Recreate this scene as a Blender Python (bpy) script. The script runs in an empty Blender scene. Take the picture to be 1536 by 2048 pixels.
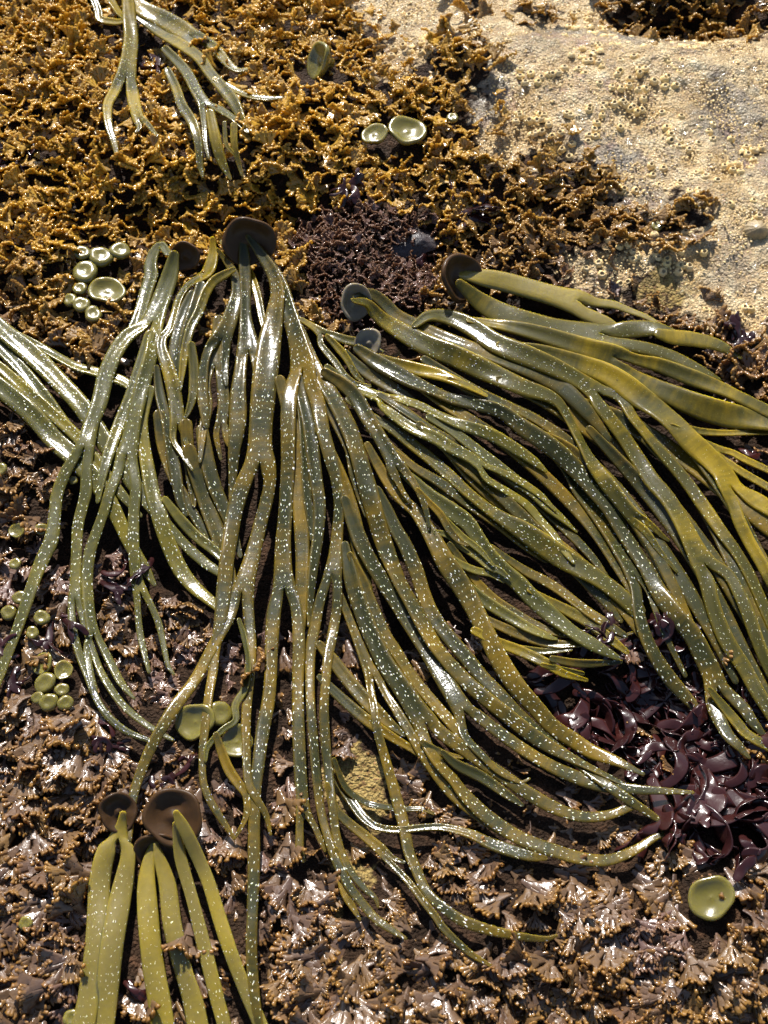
import bpy, math, random
import numpy as np
from mathutils import Vector, Matrix

random.seed(7); rng = np.random.default_rng(11)
SC = bpy.context.scene
COL = SC.collection

# ------------------------------------------------------------------ camera
FOV = math.radians(46.0); PITCH = math.radians(60.0); DIST = 0.90
F = 1024.0 / math.tan(FOV / 2)                 # focal length in photograph pixels
CAM = np.array([0.0, -DIST * math.cos(PITCH), DIST * math.sin(PITCH)])
cam_data = bpy.data.cameras.new('camera')
cam_data.sensor_fit = 'VERTICAL'; cam_data.angle = FOV
cam_data.clip_start = 0.02; cam_data.clip_end = 200
cam_data.dof.use_dof = True; cam_data.dof.focus_distance = 0.86; cam_data.dof.aperture_fstop = 9.0
cam = bpy.data.objects.new('camera', cam_data); COL.objects.link(cam)
cam.location = CAM.tolist(); cam.rotation_euler = (math.pi / 2 - PITCH, 0, 0)
SC.camera = cam

# ------------------------------------------------------------------ sky, sun, exposure
SUN_EL, SUN_AZ = math.radians(44), math.radians(-8)      # azimuth from +Y (away from the camera), to the left
world = bpy.data.worlds.new('World'); SC.world = world; world.use_nodes = True
wn = world.node_tree.nodes; wl = world.node_tree.links
sky = wn.new('ShaderNodeTexSky'); sky.sky_type = 'NISHITA'; sky.sun_disc = False
sky.sun_elevation = SUN_EL; sky.sun_rotation = SUN_AZ
wl.new(sky.outputs[0], wn['Background'].inputs[0]); wn['Background'].inputs[1].default_value = 0.075
sd = bpy.data.lights.new('sun', 'SUN'); sd.energy = 5.0; sd.angle = math.radians(0.55); sd.color = (1, .965, .91)
sun = bpy.data.objects.new('sun', sd); COL.objects.link(sun)
sdir = Vector((math.sin(SUN_AZ) * math.cos(SUN_EL), math.cos(SUN_AZ) * math.cos(SUN_EL), math.sin(SUN_EL)))
sun.rotation_euler = sdir.to_track_quat('Z', 'Y').to_euler()
SC.view_settings.view_transform = 'Standard'; SC.view_settings.look = 'None'
SC.view_settings.exposure = 1.05; SC.view_settings.gamma = 1.0
SC.view_settings.use_curve_mapping = False
SC.cycles.max_bounces = 6; SC.cycles.diffuse_bounces = 3; SC.cycles.glossy_bounces = 3; SC.cycles.transmission_bounces = 3
SC.cycles.caustics_reflective = False; SC.cycles.caustics_refractive = False

# ------------------------------------------------------------------ geometry helpers
cp, sp = math.cos(math.pi / 2 - PITCH), math.sin(math.pi / 2 - PITCH)
def at(px, py, z):
    """photograph pixel -> point of the place at height z"""
    px, py, z = np.broadcast_arrays(np.asarray(px, float), np.asarray(py, float), np.asarray(z, float))
    cx, cy = (px - 768) / F, -(py - 1024) / F
    dx, dy, dz = cx, cp * cy + sp, sp * cy - cp
    t = (z - CAM[2]) / dz
    return np.stack([CAM[0] + t * dx, CAM[1] + t * dy, z], -1)
def pix(x, y, z):
    dx, dy, dz = x - CAM[0], y - CAM[1], z - CAM[2]
    cy = cp * dy + sp * dz; d = sp * dy - cp * dz
    return 768 + F * dx / d, 1024 - F * cy / d, d
def hash2(ix, iy, s):
    n = (ix.astype(np.int64) * 374761393 + iy.astype(np.int64) * 668265263 + s * 1274126177) & 0x7fffffff
    n = ((n ^ (n >> 13)) * 1274126177) & 0x7fffffff
    return ((n ^ (n >> 16)) & 0xffff) / 65535.0
def vnoise(x, y, s=0):
    ix, iy = np.floor(x), np.floor(y); fx, fy = x - ix, y - iy
    fx = fx * fx * (3 - 2 * fx); fy = fy * fy * (3 - 2 * fy)
    a, b = hash2(ix, iy, s), hash2(ix + 1, iy, s); c, d = hash2(ix, iy + 1, s), hash2(ix + 1, iy + 1, s)
    return (a + (b - a) * fx) * (1 - fy) + (c + (d - c) * fx) * fy
def fbm(x, y, s=0, o=4):
    r = 0; a = .5
    for k in range(o):
        r = r + a * (vnoise(x * 2 ** k, y * 2 ** k, s + k * 17) - .5) * 2; a *= .5
    return r
def sstep(a, b, x):
    t = np.clip((x - a) / (b - a), 0, 1); return t * t * (3 - 2 * t)
def inpoly(px, py, poly):
    r = np.zeros(np.shape(px), bool); n = len(poly); j = n - 1
    for i in range(n):
        xi, yi = poly[i]; xj, yj = poly[j]
        r ^= ((yi > py) != (yj > py)) & (px < (xj - xi) * (py - yi) / (yj - yi + 1e-9) + xi); j = i
    return r

ROCK = [(640,-500),(690,0),(725,45),(760,70),(735,130),(715,170),(790,178),(860,145),(905,120),(955,100),(990,130),(960,180),(975,215),(925,240),
        (960,300),(965,350),(1050,345),(1185,345),(1200,390),(1220,425),(1310,435),(1370,415),(1390,470),(1290,505),(1130,500),
        (1110,540),(1160,580),(1220,615),(1300,620),(1380,640),(1460,650),(1536,720),(2300,1000),(2300,-500)]
POCKET = [(1235,-500),(1235,15),(1265,75),(1330,98),(1420,75),(1536,80),(1800,85),(1800,5),(1536,8),(1440,-30),(1420,-500)]
BARE = [(720,1560,75,62),(735,1620,55,40),(690,1720,26,30),(725,1745,30,24),(655,1835,32,24),(668,1890,32,22),(1330,575,50,30)]   # small bare crumbly spots in the turf
TUFTS = [(1290,590,62,42),(930,125,48,34),(1075,25,40,22),(1330,635,60,26),(950,10,30,12)]
STAIN = [(965,215,55,70,.8),(1240,345,75,32,.9),(1150,300,40,35,.5),(1450,250,70,60,.75),(1500,330,60,50,.6),(1300,420,110,40,.6),(1200,95,150,22,.8),(1470,540,60,60,.5),(830,60,60,30,.3),(1075,150,60,30,.3)]
OCHRE = [(1400,235,55,40),(1440,400,40,70),(1080,110,40,45),(1060,250,50,60),(1500,300,45,60),(1330,270,50,18),(1000,290,50,40),(1230,60,60,20),(1380,560,50,40)]
def stains(x, y):
    px, py, d = pix(x, y, 0.0); px = px + 60 * fbm(x * 40, y * 40, 61); py = py + 60 * fbm(x * 40 + 7, y * 40, 63)
    s = np.zeros(np.shape(x)); o = np.zeros(np.shape(x))
    for bx, by, rx, ry, a in STAIN: s = np.maximum(s, a * np.exp(-(((px - bx) / rx) ** 2 + ((py - by) / ry) ** 2) ** 2))
    for bx, by, rx, ry in OCHRE: o = np.maximum(o, np.exp(-(((px - bx) / rx) ** 2 + ((py - by) / ry) ** 2) ** 2))
    return np.where(d > .2, s, 0), np.where(d > .2, o, 0)
def masks(x, y):
    """rock mask and turf mask of ground points (plane coordinates)"""
    px, py, d = pix(x, y, 0.0)
    jx = px + 42 * fbm(x * 48, y * 48, 5, 5) + 30 * (hash2(np.floor(x * 260), np.floor(y * 260), 4) - .5); jy = py + 42 * fbm(x * 48 + 9, y * 48, 8, 5) + 30 * (hash2(np.floor(x * 260), np.floor(y * 260), 6) - .5)
    ok = d > .2
    rock = inpoly(jx, jy, ROCK) & ok
    pock = inpoly(jx, jy, POCKET) & ok
    for bx, by, rx, ry in TUFTS: rock &= ~(((jx - bx) / rx) ** 2 + ((jy - by) / ry) ** 2 < 1)
    rock &= ~pock
    bare = np.zeros(rock.shape, bool)
    for bx, by, rx, ry in BARE: bare |= ((jx - bx) / rx) ** 2 + ((jy - by) / ry) ** 2 < 1
    return rock, pock & ok, bare & ok
BUMPS = [ # pixel x, y, height in metres, radius x, radius y (pixels)
    (150,250,.022,330,170),(420,330,.012,160,60),(620,230,.014,150,120),(560,430,-.022,120,50),(860,500,-.022,80,50),(340,455,-.016,190,30),
    (60,520,.012,110,60),(300,110,-.018,60,80),(1150,230,.022,260,150),(1420,150,.018,200,70),(1360,40,-.045,130,45),(1000,120,.012,160,80),
    (1250,520,.014,220,60),(1480,420,.014,120,120),(720,520,.010,90,90),(900,120,.012,60,40),(700,1600,-.003,130,90),(1250,1430,-.028,170,110),(860,1250,-.015,280,200),
    (1200,1000,-.012,240,200),(450,1050,-.012,160,200),(120,1480,.006,150,80),(300,1900,.008,400,130),(1100,1850,.012,300,120),(1480,1780,.006,120,120),
    (250,1250,-.006,120,120),(1450,1900,.01,200,100),(800,2000,.008,200,80)]
def ground(x, y):
    px, py, d = pix(x, y, 0.0)
    near = d > .2
    px = np.where(near, px, 9e3); py = np.where(near, py, 9e3)
    h = .007 * fbm(x * 9, y * 9, 1, 3) + .003 * fbm(x * 45, y * 45, 2, 3)
    for bx, by, a, rx, ry in BUMPS: h = h + a * np.exp(-((px - bx) / rx) ** 2 - ((py - by) / ry) ** 2)
    far = np.hypot(x, y - .1)
    return h + .25 * sstep(.9, 6, far) * fbm(x * .7, y * .7, 21, 4)

# ------------------------------------------------------------------ node helpers
def new_mat(name):
    m = bpy.data.materials.new(name); m.use_nodes = True
    nt = m.node_tree; return m, nt.nodes, nt.links, nt.nodes['Principled BSDF']
def N(nodes, t, **kw):
    n = nodes.new(t)
    for k, v in kw.items():
        if k.startswith('i_'):
            key = k[2:]; n.inputs[int(key) if key.isdigit() else key.replace('_', ' ')].default_value = v
        else: setattr(n, k, v)
    return n
def mixc(nodes, links, fac, a, b, mode='MIX'):
    n = nodes.new('ShaderNodeMix'); n.data_type = 'RGBA'; n.blend_type = mode
    for k, s in ((0, fac), (6, a), (7, b)):
        if hasattr(s, 'is_linked'): links.new(s, n.inputs[k])
        else: n.inputs[k].default_value = (*s, 1) if isinstance(s, tuple) and len(s) == 3 else s
    return n.outputs[2]
def mth(nodes, links, op, a, b=0.0, c=None, clamp=False):
    n = nodes.new('ShaderNodeMath'); n.operation = op; n.use_clamp = clamp
    for k, s in enumerate((a, b) if c is None else (a, b, c)):
        if hasattr(s, 'is_linked'): links.new(s, n.inputs[k])
        else: n.inputs[k].default_value = s
    return n.outputs[0]
def ramp(nodes, links, fac, stops):
    n = nodes.new('ShaderNodeValToRGB'); links.new(fac, n.inputs[0]); e = n.color_ramp.elements
    while len(e) > 1: e.remove(e[-1])
    e[0].position = stops[0][0]; e[0].color = (*stops[0][1], 1)
    for p, c in stops[1:]:
        q = e.new(p); q.color = (*c, 1)
    return n.outputs[0]
def noise(nodes, links, vec, scale, detail=3, rough=.55, dist=0.0):
    n = N(nodes, 'ShaderNodeTexNoise'); n.inputs['Scale'].default_value = scale; n.inputs['Detail'].default_value = detail
    n.inputs['Roughness'].default_value = rough; n.inputs['Distortion'].default_value = dist
    if vec is not None: links.new(vec, n.inputs['Vector'])
    return n.outputs[0]

def mat_strap(name, dark, gold, spec_amount=1.0, sss=.55, coat=.5):
    m, n, l, p = new_mat(name)
    uv = N(n, 'ShaderNodeUVMap', uv_map='UVMap').outputs[0]
    oi = N(n, 'ShaderNodeObjectInfo')
    fert = N(n, 'ShaderNodeAttribute', attribute_name='fert').outputs['Fac']
    off = N(n, 'ShaderNodeVectorMath', operation='SCALE'); l.new(oi.outputs['Random'], off.inputs['Scale']); off.inputs[0].default_value = (37, 53, 0)
    ad = N(n, 'ShaderNodeVectorMath', operation='ADD'); l.new(uv, ad.inputs[0]); l.new(off.outputs[0], ad.inputs[1]); uvr = ad.outputs[0]
    # long patches and cross bands of mustard tissue
    mp = N(n, 'ShaderNodeMapping'); l.new(uvr, mp.inputs[0]); mp.inputs['Scale'].default_value = (18, 20, 1)
    patch = noise(n, l, mp.outputs[0], 1.0, 2)
    mp2 = N(n, 'ShaderNodeMapping'); l.new(uvr, mp2.inputs[0]); mp2.inputs['Scale'].default_value = (60, 260, 1)
    band = noise(n, l, mp2.outputs[0], 1.0, 3)
    f = mth(n, l, 'ADD', patch, mth(n, l, 'MULTIPLY', mth(n, l, 'SUBTRACT', band, .5), .35))
    f = mth(n, l, 'ADD', f, mth(n, l, 'MULTIPLY', mth(n, l, 'SUBTRACT', oi.outputs['Random'], .5), .20))
    colr = ramp(n, l, f, [(.45, dark), (.58, tuple(.6 * a + .4 * b for a, b in zip(dark, gold))), (.74, gold)])
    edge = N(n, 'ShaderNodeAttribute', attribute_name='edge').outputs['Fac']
    colr = mixc(n, l, mth(n, l, 'MULTIPLY', edge, .48), colr, tuple(v * 1.15 for v in gold))  # glow of light through the thin edges, painted into the base colour
    blot = noise(n, l, uvr, 350, 3)
    colr = mixc(n, l, mth(n, l, 'MULTIPLY', blot, .35), colr, (.035, .035, .01))
    # pale hair tufts
    w1 = N(n, 'ShaderNodeTexNoise'); l.new(uvr, w1.inputs['Vector']); w1.inputs['Scale'].default_value = 420; w1.inputs['Detail'].default_value = 1
    wv = N(n, 'ShaderNodeVectorMath', operation='MULTIPLY_ADD'); l.new(w1.outputs['Color'], wv.inputs[0]); wv.inputs[1].default_value = (.0028, .0028, 0); l.new(uvr, wv.inputs[2])
    mp3 = N(n, 'ShaderNodeMapping'); l.new(wv.outputs[0], mp3.inputs[0]); mp3.inputs['Scale'].default_value = (1.45, .52, 1)
    vo = N(n, 'ShaderNodeTexVoronoi', voronoi_dimensions='2D'); l.new(mp3.outputs[0], vo.inputs['Vector']); vo.inputs['Scale'].default_value = 400
    clump = noise(n, l, uvr, 70, 1)
    vr = N(n, 'ShaderNodeSeparateColor'); l.new(vo.outputs['Color'], vr.inputs[0])
    size = mth(n, l, 'MULTIPLY', mth(n, l, 'MULTIPLY_ADD', vr.outputs[0], .135, .060), mth(n, l, 'MULTIPLY_ADD', clump, 1.1, .45))
    size = mth(n, l, 'MULTIPLY', size, mth(n, l, 'MULTIPLY', fert, spec_amount))
    keep = mth(n, l, 'GREATER_THAN', vr.outputs[1], .35)
    size = mth(n, l, 'MULTIPLY', size, keep)
    tuft = mth(n, l, 'MULTIPLY', mth(n, l, 'SUBTRACT', size, vo.outputs['Distance']), 22.0, clamp=True)
    base = mixc(n, l, mth(n, l, 'MULTIPLY', tuft, .9), colr, (.80, .80, .66))
    l.new(base, p.inputs['Base Color'])
    p.inputs['Subsurface Weight'].default_value = sss
    p.inputs['Subsurface Radius'].default_value = (1.0, .78, .06); p.inputs['Subsurface Scale'].default_value = .0055
    p.inputs['Roughness'].default_value = .5; p.inputs['Specular IOR Level'].default_value = .08
    p.inputs['Coat Weight'].default_value = coat; p.inputs['Coat IOR'].default_value = 1.36
    wet = noise(n, l, uvr, 40, 2)
    l.new(mth(n, l, 'MULTIPLY_ADD', wet, .22, .03), p.inputs['Coat Roughness'])
    # relief: fine pitted skin + raised tufts
    fine = noise(n, l, uvr, 650, 3, .6)
    hgt = mth(n, l, 'ADD', mth(n, l, 'MULTIPLY', fine, .5), mth(n, l, 'MULTIPLY', tuft, 1.4))
    hgt = mth(n, l, 'ADD', hgt, mth(n, l, 'MULTIPLY', noise(n, l, uvr, 120, 2), 1.3))
    b = N(n, 'ShaderNodeBump'); b.inputs['Strength'].default_value = .42; b.inputs['Distance'].default_value = .0005
    l.new(hgt, b.inputs['Height']); l.new(b.outputs[0], p.inputs['Normal']); l.new(b.outputs[0], p.inputs['Coat Normal'])
    return m

def mat_frond(name, per_object):
    m, n, l, p = new_mat(name)
    tip = N(n, 'ShaderNodeAttribute', attribute_name='tip').outputs['Fac']
    geo = N(n, 'ShaderNodeNewGeometry')
    if per_object:
        oi = N(n, 'ShaderNodeObjectInfo'); rnd = oi.outputs['Random']
        gold = mth(n, l, 'MULTIPLY', rnd, .20)
        dead = mth(n, l, 'FRACT', mth(n, l, 'MULTIPLY', rnd, 7.31))
    else:
        t = N(n, 'ShaderNodeAttribute', attribute_name='tint'); s = N(n, 'ShaderNodeSeparateColor'); l.new(t.outputs['Color'], s.inputs[0])
        gold = s.outputs[0]; dead = s.outputs[1]; pinkish = s.outputs[2]
    blade = mixc(n, l, gold, (.112, .064, .042), (.52, .295, .022))
    blade = mixc(n, l, mth(n, l, 'MULTIPLY', dead, .75), blade, (.112, .072, .056))
    tips = mixc(n, l, gold, (.38, .180, .040), (.82, .48, .030))
    nz = noise(n, l, geo.outputs['Position'], 260, 3)
    c = mixc(n, l, mth(n, l, 'ADD', mth(n, l, 'MULTIPLY_ADD', nz, .5, -.25), mth(n, l, 'MAXIMUM', tip, mth(n, l, 'MULTIPLY', gold, .45)), clamp=True), blade, tips)
    c = mixc(n, l, mth(n, l, 'MULTIPLY', noise(n, l, geo.outputs['Position'], 900, 2), .4), c, (.05, .03, .02))
    if not per_object: c = mixc(n, l, mth(n, l, 'MULTIPLY', pinkish, .6), c, (.165, .090, .078))
    l.new(c, p.inputs['Base Color'])
    p.inputs['Roughness'].default_value = .40
    p.inputs['Coat Weight'].default_value = .85; p.inputs['Coat Roughness'].default_value = .11; p.inputs['Coat IOR'].default_value = 1.42
    b = N(n, 'ShaderNodeBump'); b.inputs['Strength'].default_value = .55; b.inputs['Distance'].default_value = .0008
    l.new(noise(n, l, geo.outputs['Position'], 420, 3), b.inputs['Height'])
    l.new(b.outputs[0], p.inputs['Normal']); l.new(b.outputs[0], p.inputs['Coat Normal'])
    tr = N(n, 'ShaderNodeBsdfTranslucent'); l.new(mixc(n, l, .5, c, tips), tr.inputs[0])
    mx = N(n, 'ShaderNodeMixShader'); l.new(mth(n, l, 'MULTIPLY_ADD', tip, .18, .27), mx.inputs[0])
    l.new(p.outputs[0], mx.inputs[1]); l.new(tr.outputs[0], mx.inputs[2])
    l.new(mx.outputs[0], n['Material Output'].inputs[0])
    return m

def mat_purple(name, a, b2):
    m, n, l, p = new_mat(name)
    oi = N(n, 'ShaderNodeObjectInfo'); geo = N(n, 'ShaderNodeNewGeometry')
    nz = noise(n, l, geo.outputs['Position'], 90, 3)
    c = mixc(n, l, mth(n, l, 'MULTIPLY', mth(n, l, 'ADD', nz, oi.outputs['Random']), .6, clamp=True), a, b2)
    l.new(c, p.inputs['Base Color']); p.inputs['Roughness'].default_value = .3
    p.inputs['Coat Weight'].default_value = .55; p.inputs['Coat Roughness'].default_value = .12; p.inputs['Specular IOR Level'].default_value = .2
    bp = N(n, 'ShaderNodeBump'); bp.inputs['Strength'].default_value = .4; bp.inputs['Distance'].default_value = .0006
    l.new(noise(n, l, geo.outputs['Position'], 220, 3), bp.inputs['Height']); l.new(bp.outputs[0], p.inputs['Normal']); l.new(bp.outputs[0], p.inputs['Coat Normal'])
    tr = N(n, 'ShaderNodeBsdfTranslucent'); tr.inputs[0].default_value = (.22, .035, .02, 1)
    mx = N(n, 'ShaderNodeMixShader'); mx.inputs[0].default_value = .15
    l.new(p.outputs[0], mx.inputs[1]); l.new(tr.outputs[0], mx.inputs[2]); l.new(mx.outputs[0], n['Material Output'].inputs[0])
    return m

def mat_button(name, col, sss=.7, rough=.3, patchy=None, coat=.4):
    m, n, l, p = new_mat(name)
    geo = N(n, 'ShaderNodeNewGeometry'); oi = N(n, 'ShaderNodeObjectInfo')
    nz = noise(n, l, geo.outputs['Position'], 130, 3)
    d = patchy or tuple(.6 * v for v in col)
    c = mixc(n, l, mth(n, l, 'MULTIPLY_ADD', oi.outputs['Random'], .4, mth(n, l, 'MULTIPLY', nz, .6), clamp=True), col, d)
    l.new(c, p.inputs['Base Color'])
    p.inputs['Subsurface Weight'].default_value = sss; p.inputs['Subsurface Radius'].default_value = (1, .8, .07); p.inputs['Subsurface Scale'].default_value = .006
    p.inputs['Roughness'].default_value = rough; p.inputs['Coat Weight'].default_value = coat; p.inputs['Specular IOR Level'].default_value = .15 if coat < .3 else .5; p.inputs['Coat Roughness'].default_value = .1
    b = N(n, 'ShaderNodeBump'); b.inputs['Strength'].default_value = .3; b.inputs['Distance'].default_value = .0005
    l.new(noise(n, l, geo.outputs['Position'], 330, 3), b.inputs['Height']); l.new(b.outputs[0], p.inputs['Normal']); l.new(b.outputs[0], p.inputs['Coat Normal'])
    return m

def mat_shell(name, a, b2):
    m, n, l, p = new_mat(name)
    geo = N(n, 'ShaderNodeNewGeometry'); oi = N(n, 'ShaderNodeObjectInfo')
    nz = noise(n, l, geo.outputs['Position'], 420, 4)
    c = mixc(n, l, mth(n, l, 'MULTIPLY_ADD', oi.outputs['Random'], .5, mth(n, l, 'SUBTRACT', nz, .25), clamp=True), a, b2)
    hole = N(n, 'ShaderNodeAttribute', attribute_name='hole').outputs['Fac']
    c = mixc(n, l, hole, c, (.24, .18, .09))
    l.new(c, p.inputs['Base Color']); p.inputs['Roughness'].default_value = .5; p.inputs['Coat Weight'].default_value = .25; p.inputs['Coat Roughness'].default_value = .2
    b = N(n, 'ShaderNodeBump'); b.inputs['Strength'].default_value = .7; b.inputs['Distance'].default_value = .0008
    l.new(noise(n, l, geo.outputs['Position'], 900, 3), b.inputs['Height']); l.new(b.outputs[0], p.inputs['Normal'])
    return m

def mat_ground():
    m, n, l, p = new_mat('rock and soil')
    pos = N(n, 'ShaderNodeNewGeometry').outputs['Position']
    at_ = N(n, 'ShaderNodeAttribute', attribute_name='zone'); s = N(n, 'ShaderNodeSeparateColor'); l.new(at_.outputs['Color'], s.inputs[0])
    big = noise(n, l, pos, 9, 4, .6, .3); med = noise(n, l, pos, 60, 5, .65); gr = noise(n, l, pos, 700, 3, .7); gr2 = noise(n, l, pos, 260, 4, .7)
    rock = ramp(n, l, med, [(.30, (.20, .13, .065)), (.42, (.45, .295, .125)), (.54, (.62, .45, .22)), (.68, (.80, .65, .38))])
    ochre = ramp(n, l, noise(n, l, pos, 16, 4, .6, .6), [(.54, (0, 0, 0)), (.64, (1, 1, 1))])
    rock = mixc(n, l, mth(n, l, 'MULTIPLY', mth(n, l, 'MAXIMUM', mth(n, l, 'MULTIPLY', ochre, .5), at_.outputs['Alpha']), .75), rock, (.36, .215, .05))
    grey = ramp(n, l, noise(n, l, pos, 13, 4, .65, .4), [(.57, (0, 0, 0)), (.65, (1, 1, 1))])
    rock = mixc(n, l, mth(n, l, 'MAXIMUM', mth(n, l, 'MULTIPLY', grey, .35), mth(n, l, 'MULTIPLY', s.outputs[2], .9)), rock, (.13, .12, .105))
    pink = ramp(n, l, noise(n, l, pos, 31, 3, .6, .4), [(.60, (0, 0, 0)), (.72, (1, 1, 1))])
    rock = mixc(n, l, mth(n, l, 'MULTIPLY', pink, .5), rock, (.30, .16, .14))
    spk = ramp(n, l, gr, [(.28, (.45, .43, .40)), (.42, (1, 1, 1)), (.58, (1, 1, 1)), (.72, (1.5, 1.48, 1.42))])
    rock = mixc(n, l, 1.0, rock, spk, 'MULTIPLY')
    rock = mixc(n, l, ramp(n, l, gr2, [(.60, (0, 0, 0)), (.68, (1, 1, 1))]), rock, (.12, .08, .05))
    soil = ramp(n, l, med, [(.35, (.018, .011, .007)), (.55, (.042, .024, .014)), (.75, (.10, .050, .027))])
    crumb = ramp(n, l, gr2, [(.35, (.16, .09, .04)), (.48, (.30, .21, .07)), (.60, (.38, .28, .11)), (.72, (.30, .09, .06))])
    c = mixc(n, l, s.outputs[0], soil, rock)
    c = mixc(n, l, s.outputs[1], c, crumb)
    l.new(c, p.inputs['Base Color']); 
    p.inputs['Roughness'].default_value = .5; l.new(mth(n, l, 'MULTIPLY_ADD', s.outputs[0], .4, .1), p.inputs['Specular IOR Level'])
    l.new(s.outputs[0], p.inputs['Coat Weight']); p.inputs['Coat Roughness'].default_value = .08
    vo = N(n, 'ShaderNodeTexVoronoi'); l.new(pos, vo.inputs['Vector']); vo.inputs['Scale'].default_value = 420
    h = mth(n, l, 'ADD', mth(n, l, 'MULTIPLY', gr2, 2.2), mth(n, l, 'MULTIPLY', vo.outputs['Distance'], -1.4))
    h = mth(n, l, 'ADD', h, mth(n, l, 'MULTIPLY', gr, .9)); h = mth(n, l, 'ADD', h, mth(n, l, 'MULTIPLY', med, 4.0))
    b = N(n, 'ShaderNodeBump'); b.inputs['Strength'].default_value = 1.0; b.inputs['Distance'].default_value = .0022
    l.new(h, b.inputs['Height']); l.new(b.outputs[0], p.inputs['Normal'])
    b2 = N(n, 'ShaderNodeBump'); b2.inputs['Strength'].default_value = 1.0; b2.inputs['Distance'].default_value = .0009
    l.new(noise(n, l, pos, 1300, 2, .6), b2.inputs['Height']); l.new(b.outputs[0], b2.inputs['Normal']); l.new(b2.outputs[0], p.inputs['Coat Normal'])
    return m

M = {
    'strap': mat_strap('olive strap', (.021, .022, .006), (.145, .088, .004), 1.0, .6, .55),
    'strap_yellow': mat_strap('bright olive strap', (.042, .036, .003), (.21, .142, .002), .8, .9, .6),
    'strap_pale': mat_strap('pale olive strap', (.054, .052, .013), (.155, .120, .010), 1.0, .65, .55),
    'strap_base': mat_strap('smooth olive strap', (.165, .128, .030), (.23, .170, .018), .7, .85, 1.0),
    'frond': mat_frond('brown frond', True), 'turf': mat_frond('turf fronds', False),
    'purple': mat_purple('purple blade', (.010, .004, .005), (.040, .010, .008)),
    'young': mat_button('young button', (.160, .134, .026), .85, .26, (.105, .088, .014), .3),
    'disc': mat_button('brown holdfast disc', (.075, .034, .010), .15, .45, (.020, .012, .006), .06),
    'disc_pale': mat_button('pale holdfast disc', (.24, .20, .14), .3, .4, (.05, .038, .022), .25),
    'shell': mat_shell('barnacle shell', (.72, .50, .17), (.64, .48, .25)),
    'limpet': mat_shell('limpet shell', (.42, .31, .12), (.16, .11, .06)),
    'ground': mat_ground(),
}
def mesh_obj(name, V, Fc, mat, parent=None, uv=None, attrs=None, smooth=True):
    me = bpy.data.meshes.new(name)
    V = np.asarray(V, np.float32); Fc = np.asarray(Fc, np.int32); k = Fc.shape[1]
    me.vertices.add(len(V)); me.vertices.foreach_set('co', V.ravel())
    me.loops.add(Fc.size); me.loops.foreach_set('vertex_index', Fc.ravel())
    me.polygons.add(len(Fc)); me.polygons.foreach_set('loop_start', np.arange(0, Fc.size, k, dtype=np.int32))
    me.polygons.foreach_set('use_smooth', np.full(len(Fc), smooth))
    if uv is not None:
        lay = me.uv_layers.new(name='UVMap'); lay.data.foreach_set('uv', np.asarray(uv, np.float32)[Fc.ravel()].ravel())
    for an, (ty, data) in (attrs or {}).items():
        a = me.attributes.new(an, ty, 'POINT')
        a.data.foreach_set('color' if 'COLOR' in ty else 'value', np.asarray(data, np.float32).ravel())
    me.update(); me.validate(clean_customdata=False)
    me.materials.append(mat)
    o = bpy.data.objects.new(name, me); COL.objects.link(o)
    if parent: o.parent = parent
    return o
def tag(o, label, cat, group=None, kind=None):
    o['label'] = label
    if cat: o['category'] = cat
    if group: o['group'] = group
    if kind: o['kind'] = kind
    return o
def empty(name, loc, label, cat, group=None):
    o = bpy.data.objects.new(name, None); COL.objects.link(o); o.location = [float(v) for v in loc]; o.empty_display_size = .01
    return tag(o, label, cat, group)

# ------------------------------------------------------------------ the ground: one sheet, fine where the photograph looks, reaching far out
def axis(lo, hi, step, reach):
    a = list(np.arange(lo, hi + step / 2, step)); d = step; x = hi
    while x < reach: d *= 1.18; x += d; a.append(x)
    d = step; x = lo
    while x > -reach: d *= 1.18; x -= d; a.insert(0, x)
    return np.array(a)
gx, gy = axis(-.42, .42, .0026, 60), axis(-.42, .64, .0026, 60)
GX, GY = np.meshgrid(gx, gy); GZ = ground(GX, GY)
rk, pk, br = masks(GX, GY)
GZ = GZ + np.where(rk, .0042 * fbm(GX * 120, GY * 120, 31, 3) + .008 * fbm(GX * 26, GY * 26, 35, 3), .002 * fbm(GX * 130, GY * 130, 33, 3))
# ------------------------------------------------------------------ height map on which the seaweed is laid, layer by layer
HX0, HY0, HS = -.46, -.50, .001
hxn, hyn = 920, 1250
hx, hy = np.meshgrid(HX0 + HS * np.arange(hxn), HY0 + HS * np.arange(hyn))
HM = ground(hx, hy); r_, p_, b_ = masks(hx, hy)
TURF = ~(r_ | b_)
HM = HM + np.where(TURF, .0105, .001)
PURP = [(1010,1345),(1180,1290),(1290,1300),(1360,1420),(1540,1520),(1600,1720),(1430,1700),(1290,1640),(1180,1500),(1080,1430)]
HM = HM + .004 * (pix(hx, hy, 0.0)[1] < 420)
HM = HM + .007 * inpoly(*pix(hx, hy, 0.0)[:2], PURP)
COVER = np.zeros(HM.shape, bool)
def hidx(x, y):
    return (np.clip(((y - HY0) / HS).astype(int), 0, hyn - 1), np.clip(((x - HX0) / HS).astype(int), 0, hxn - 1))
def height(x, y): return HM[hidx(np.asarray(x, float), np.asarray(y, float))]

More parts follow.
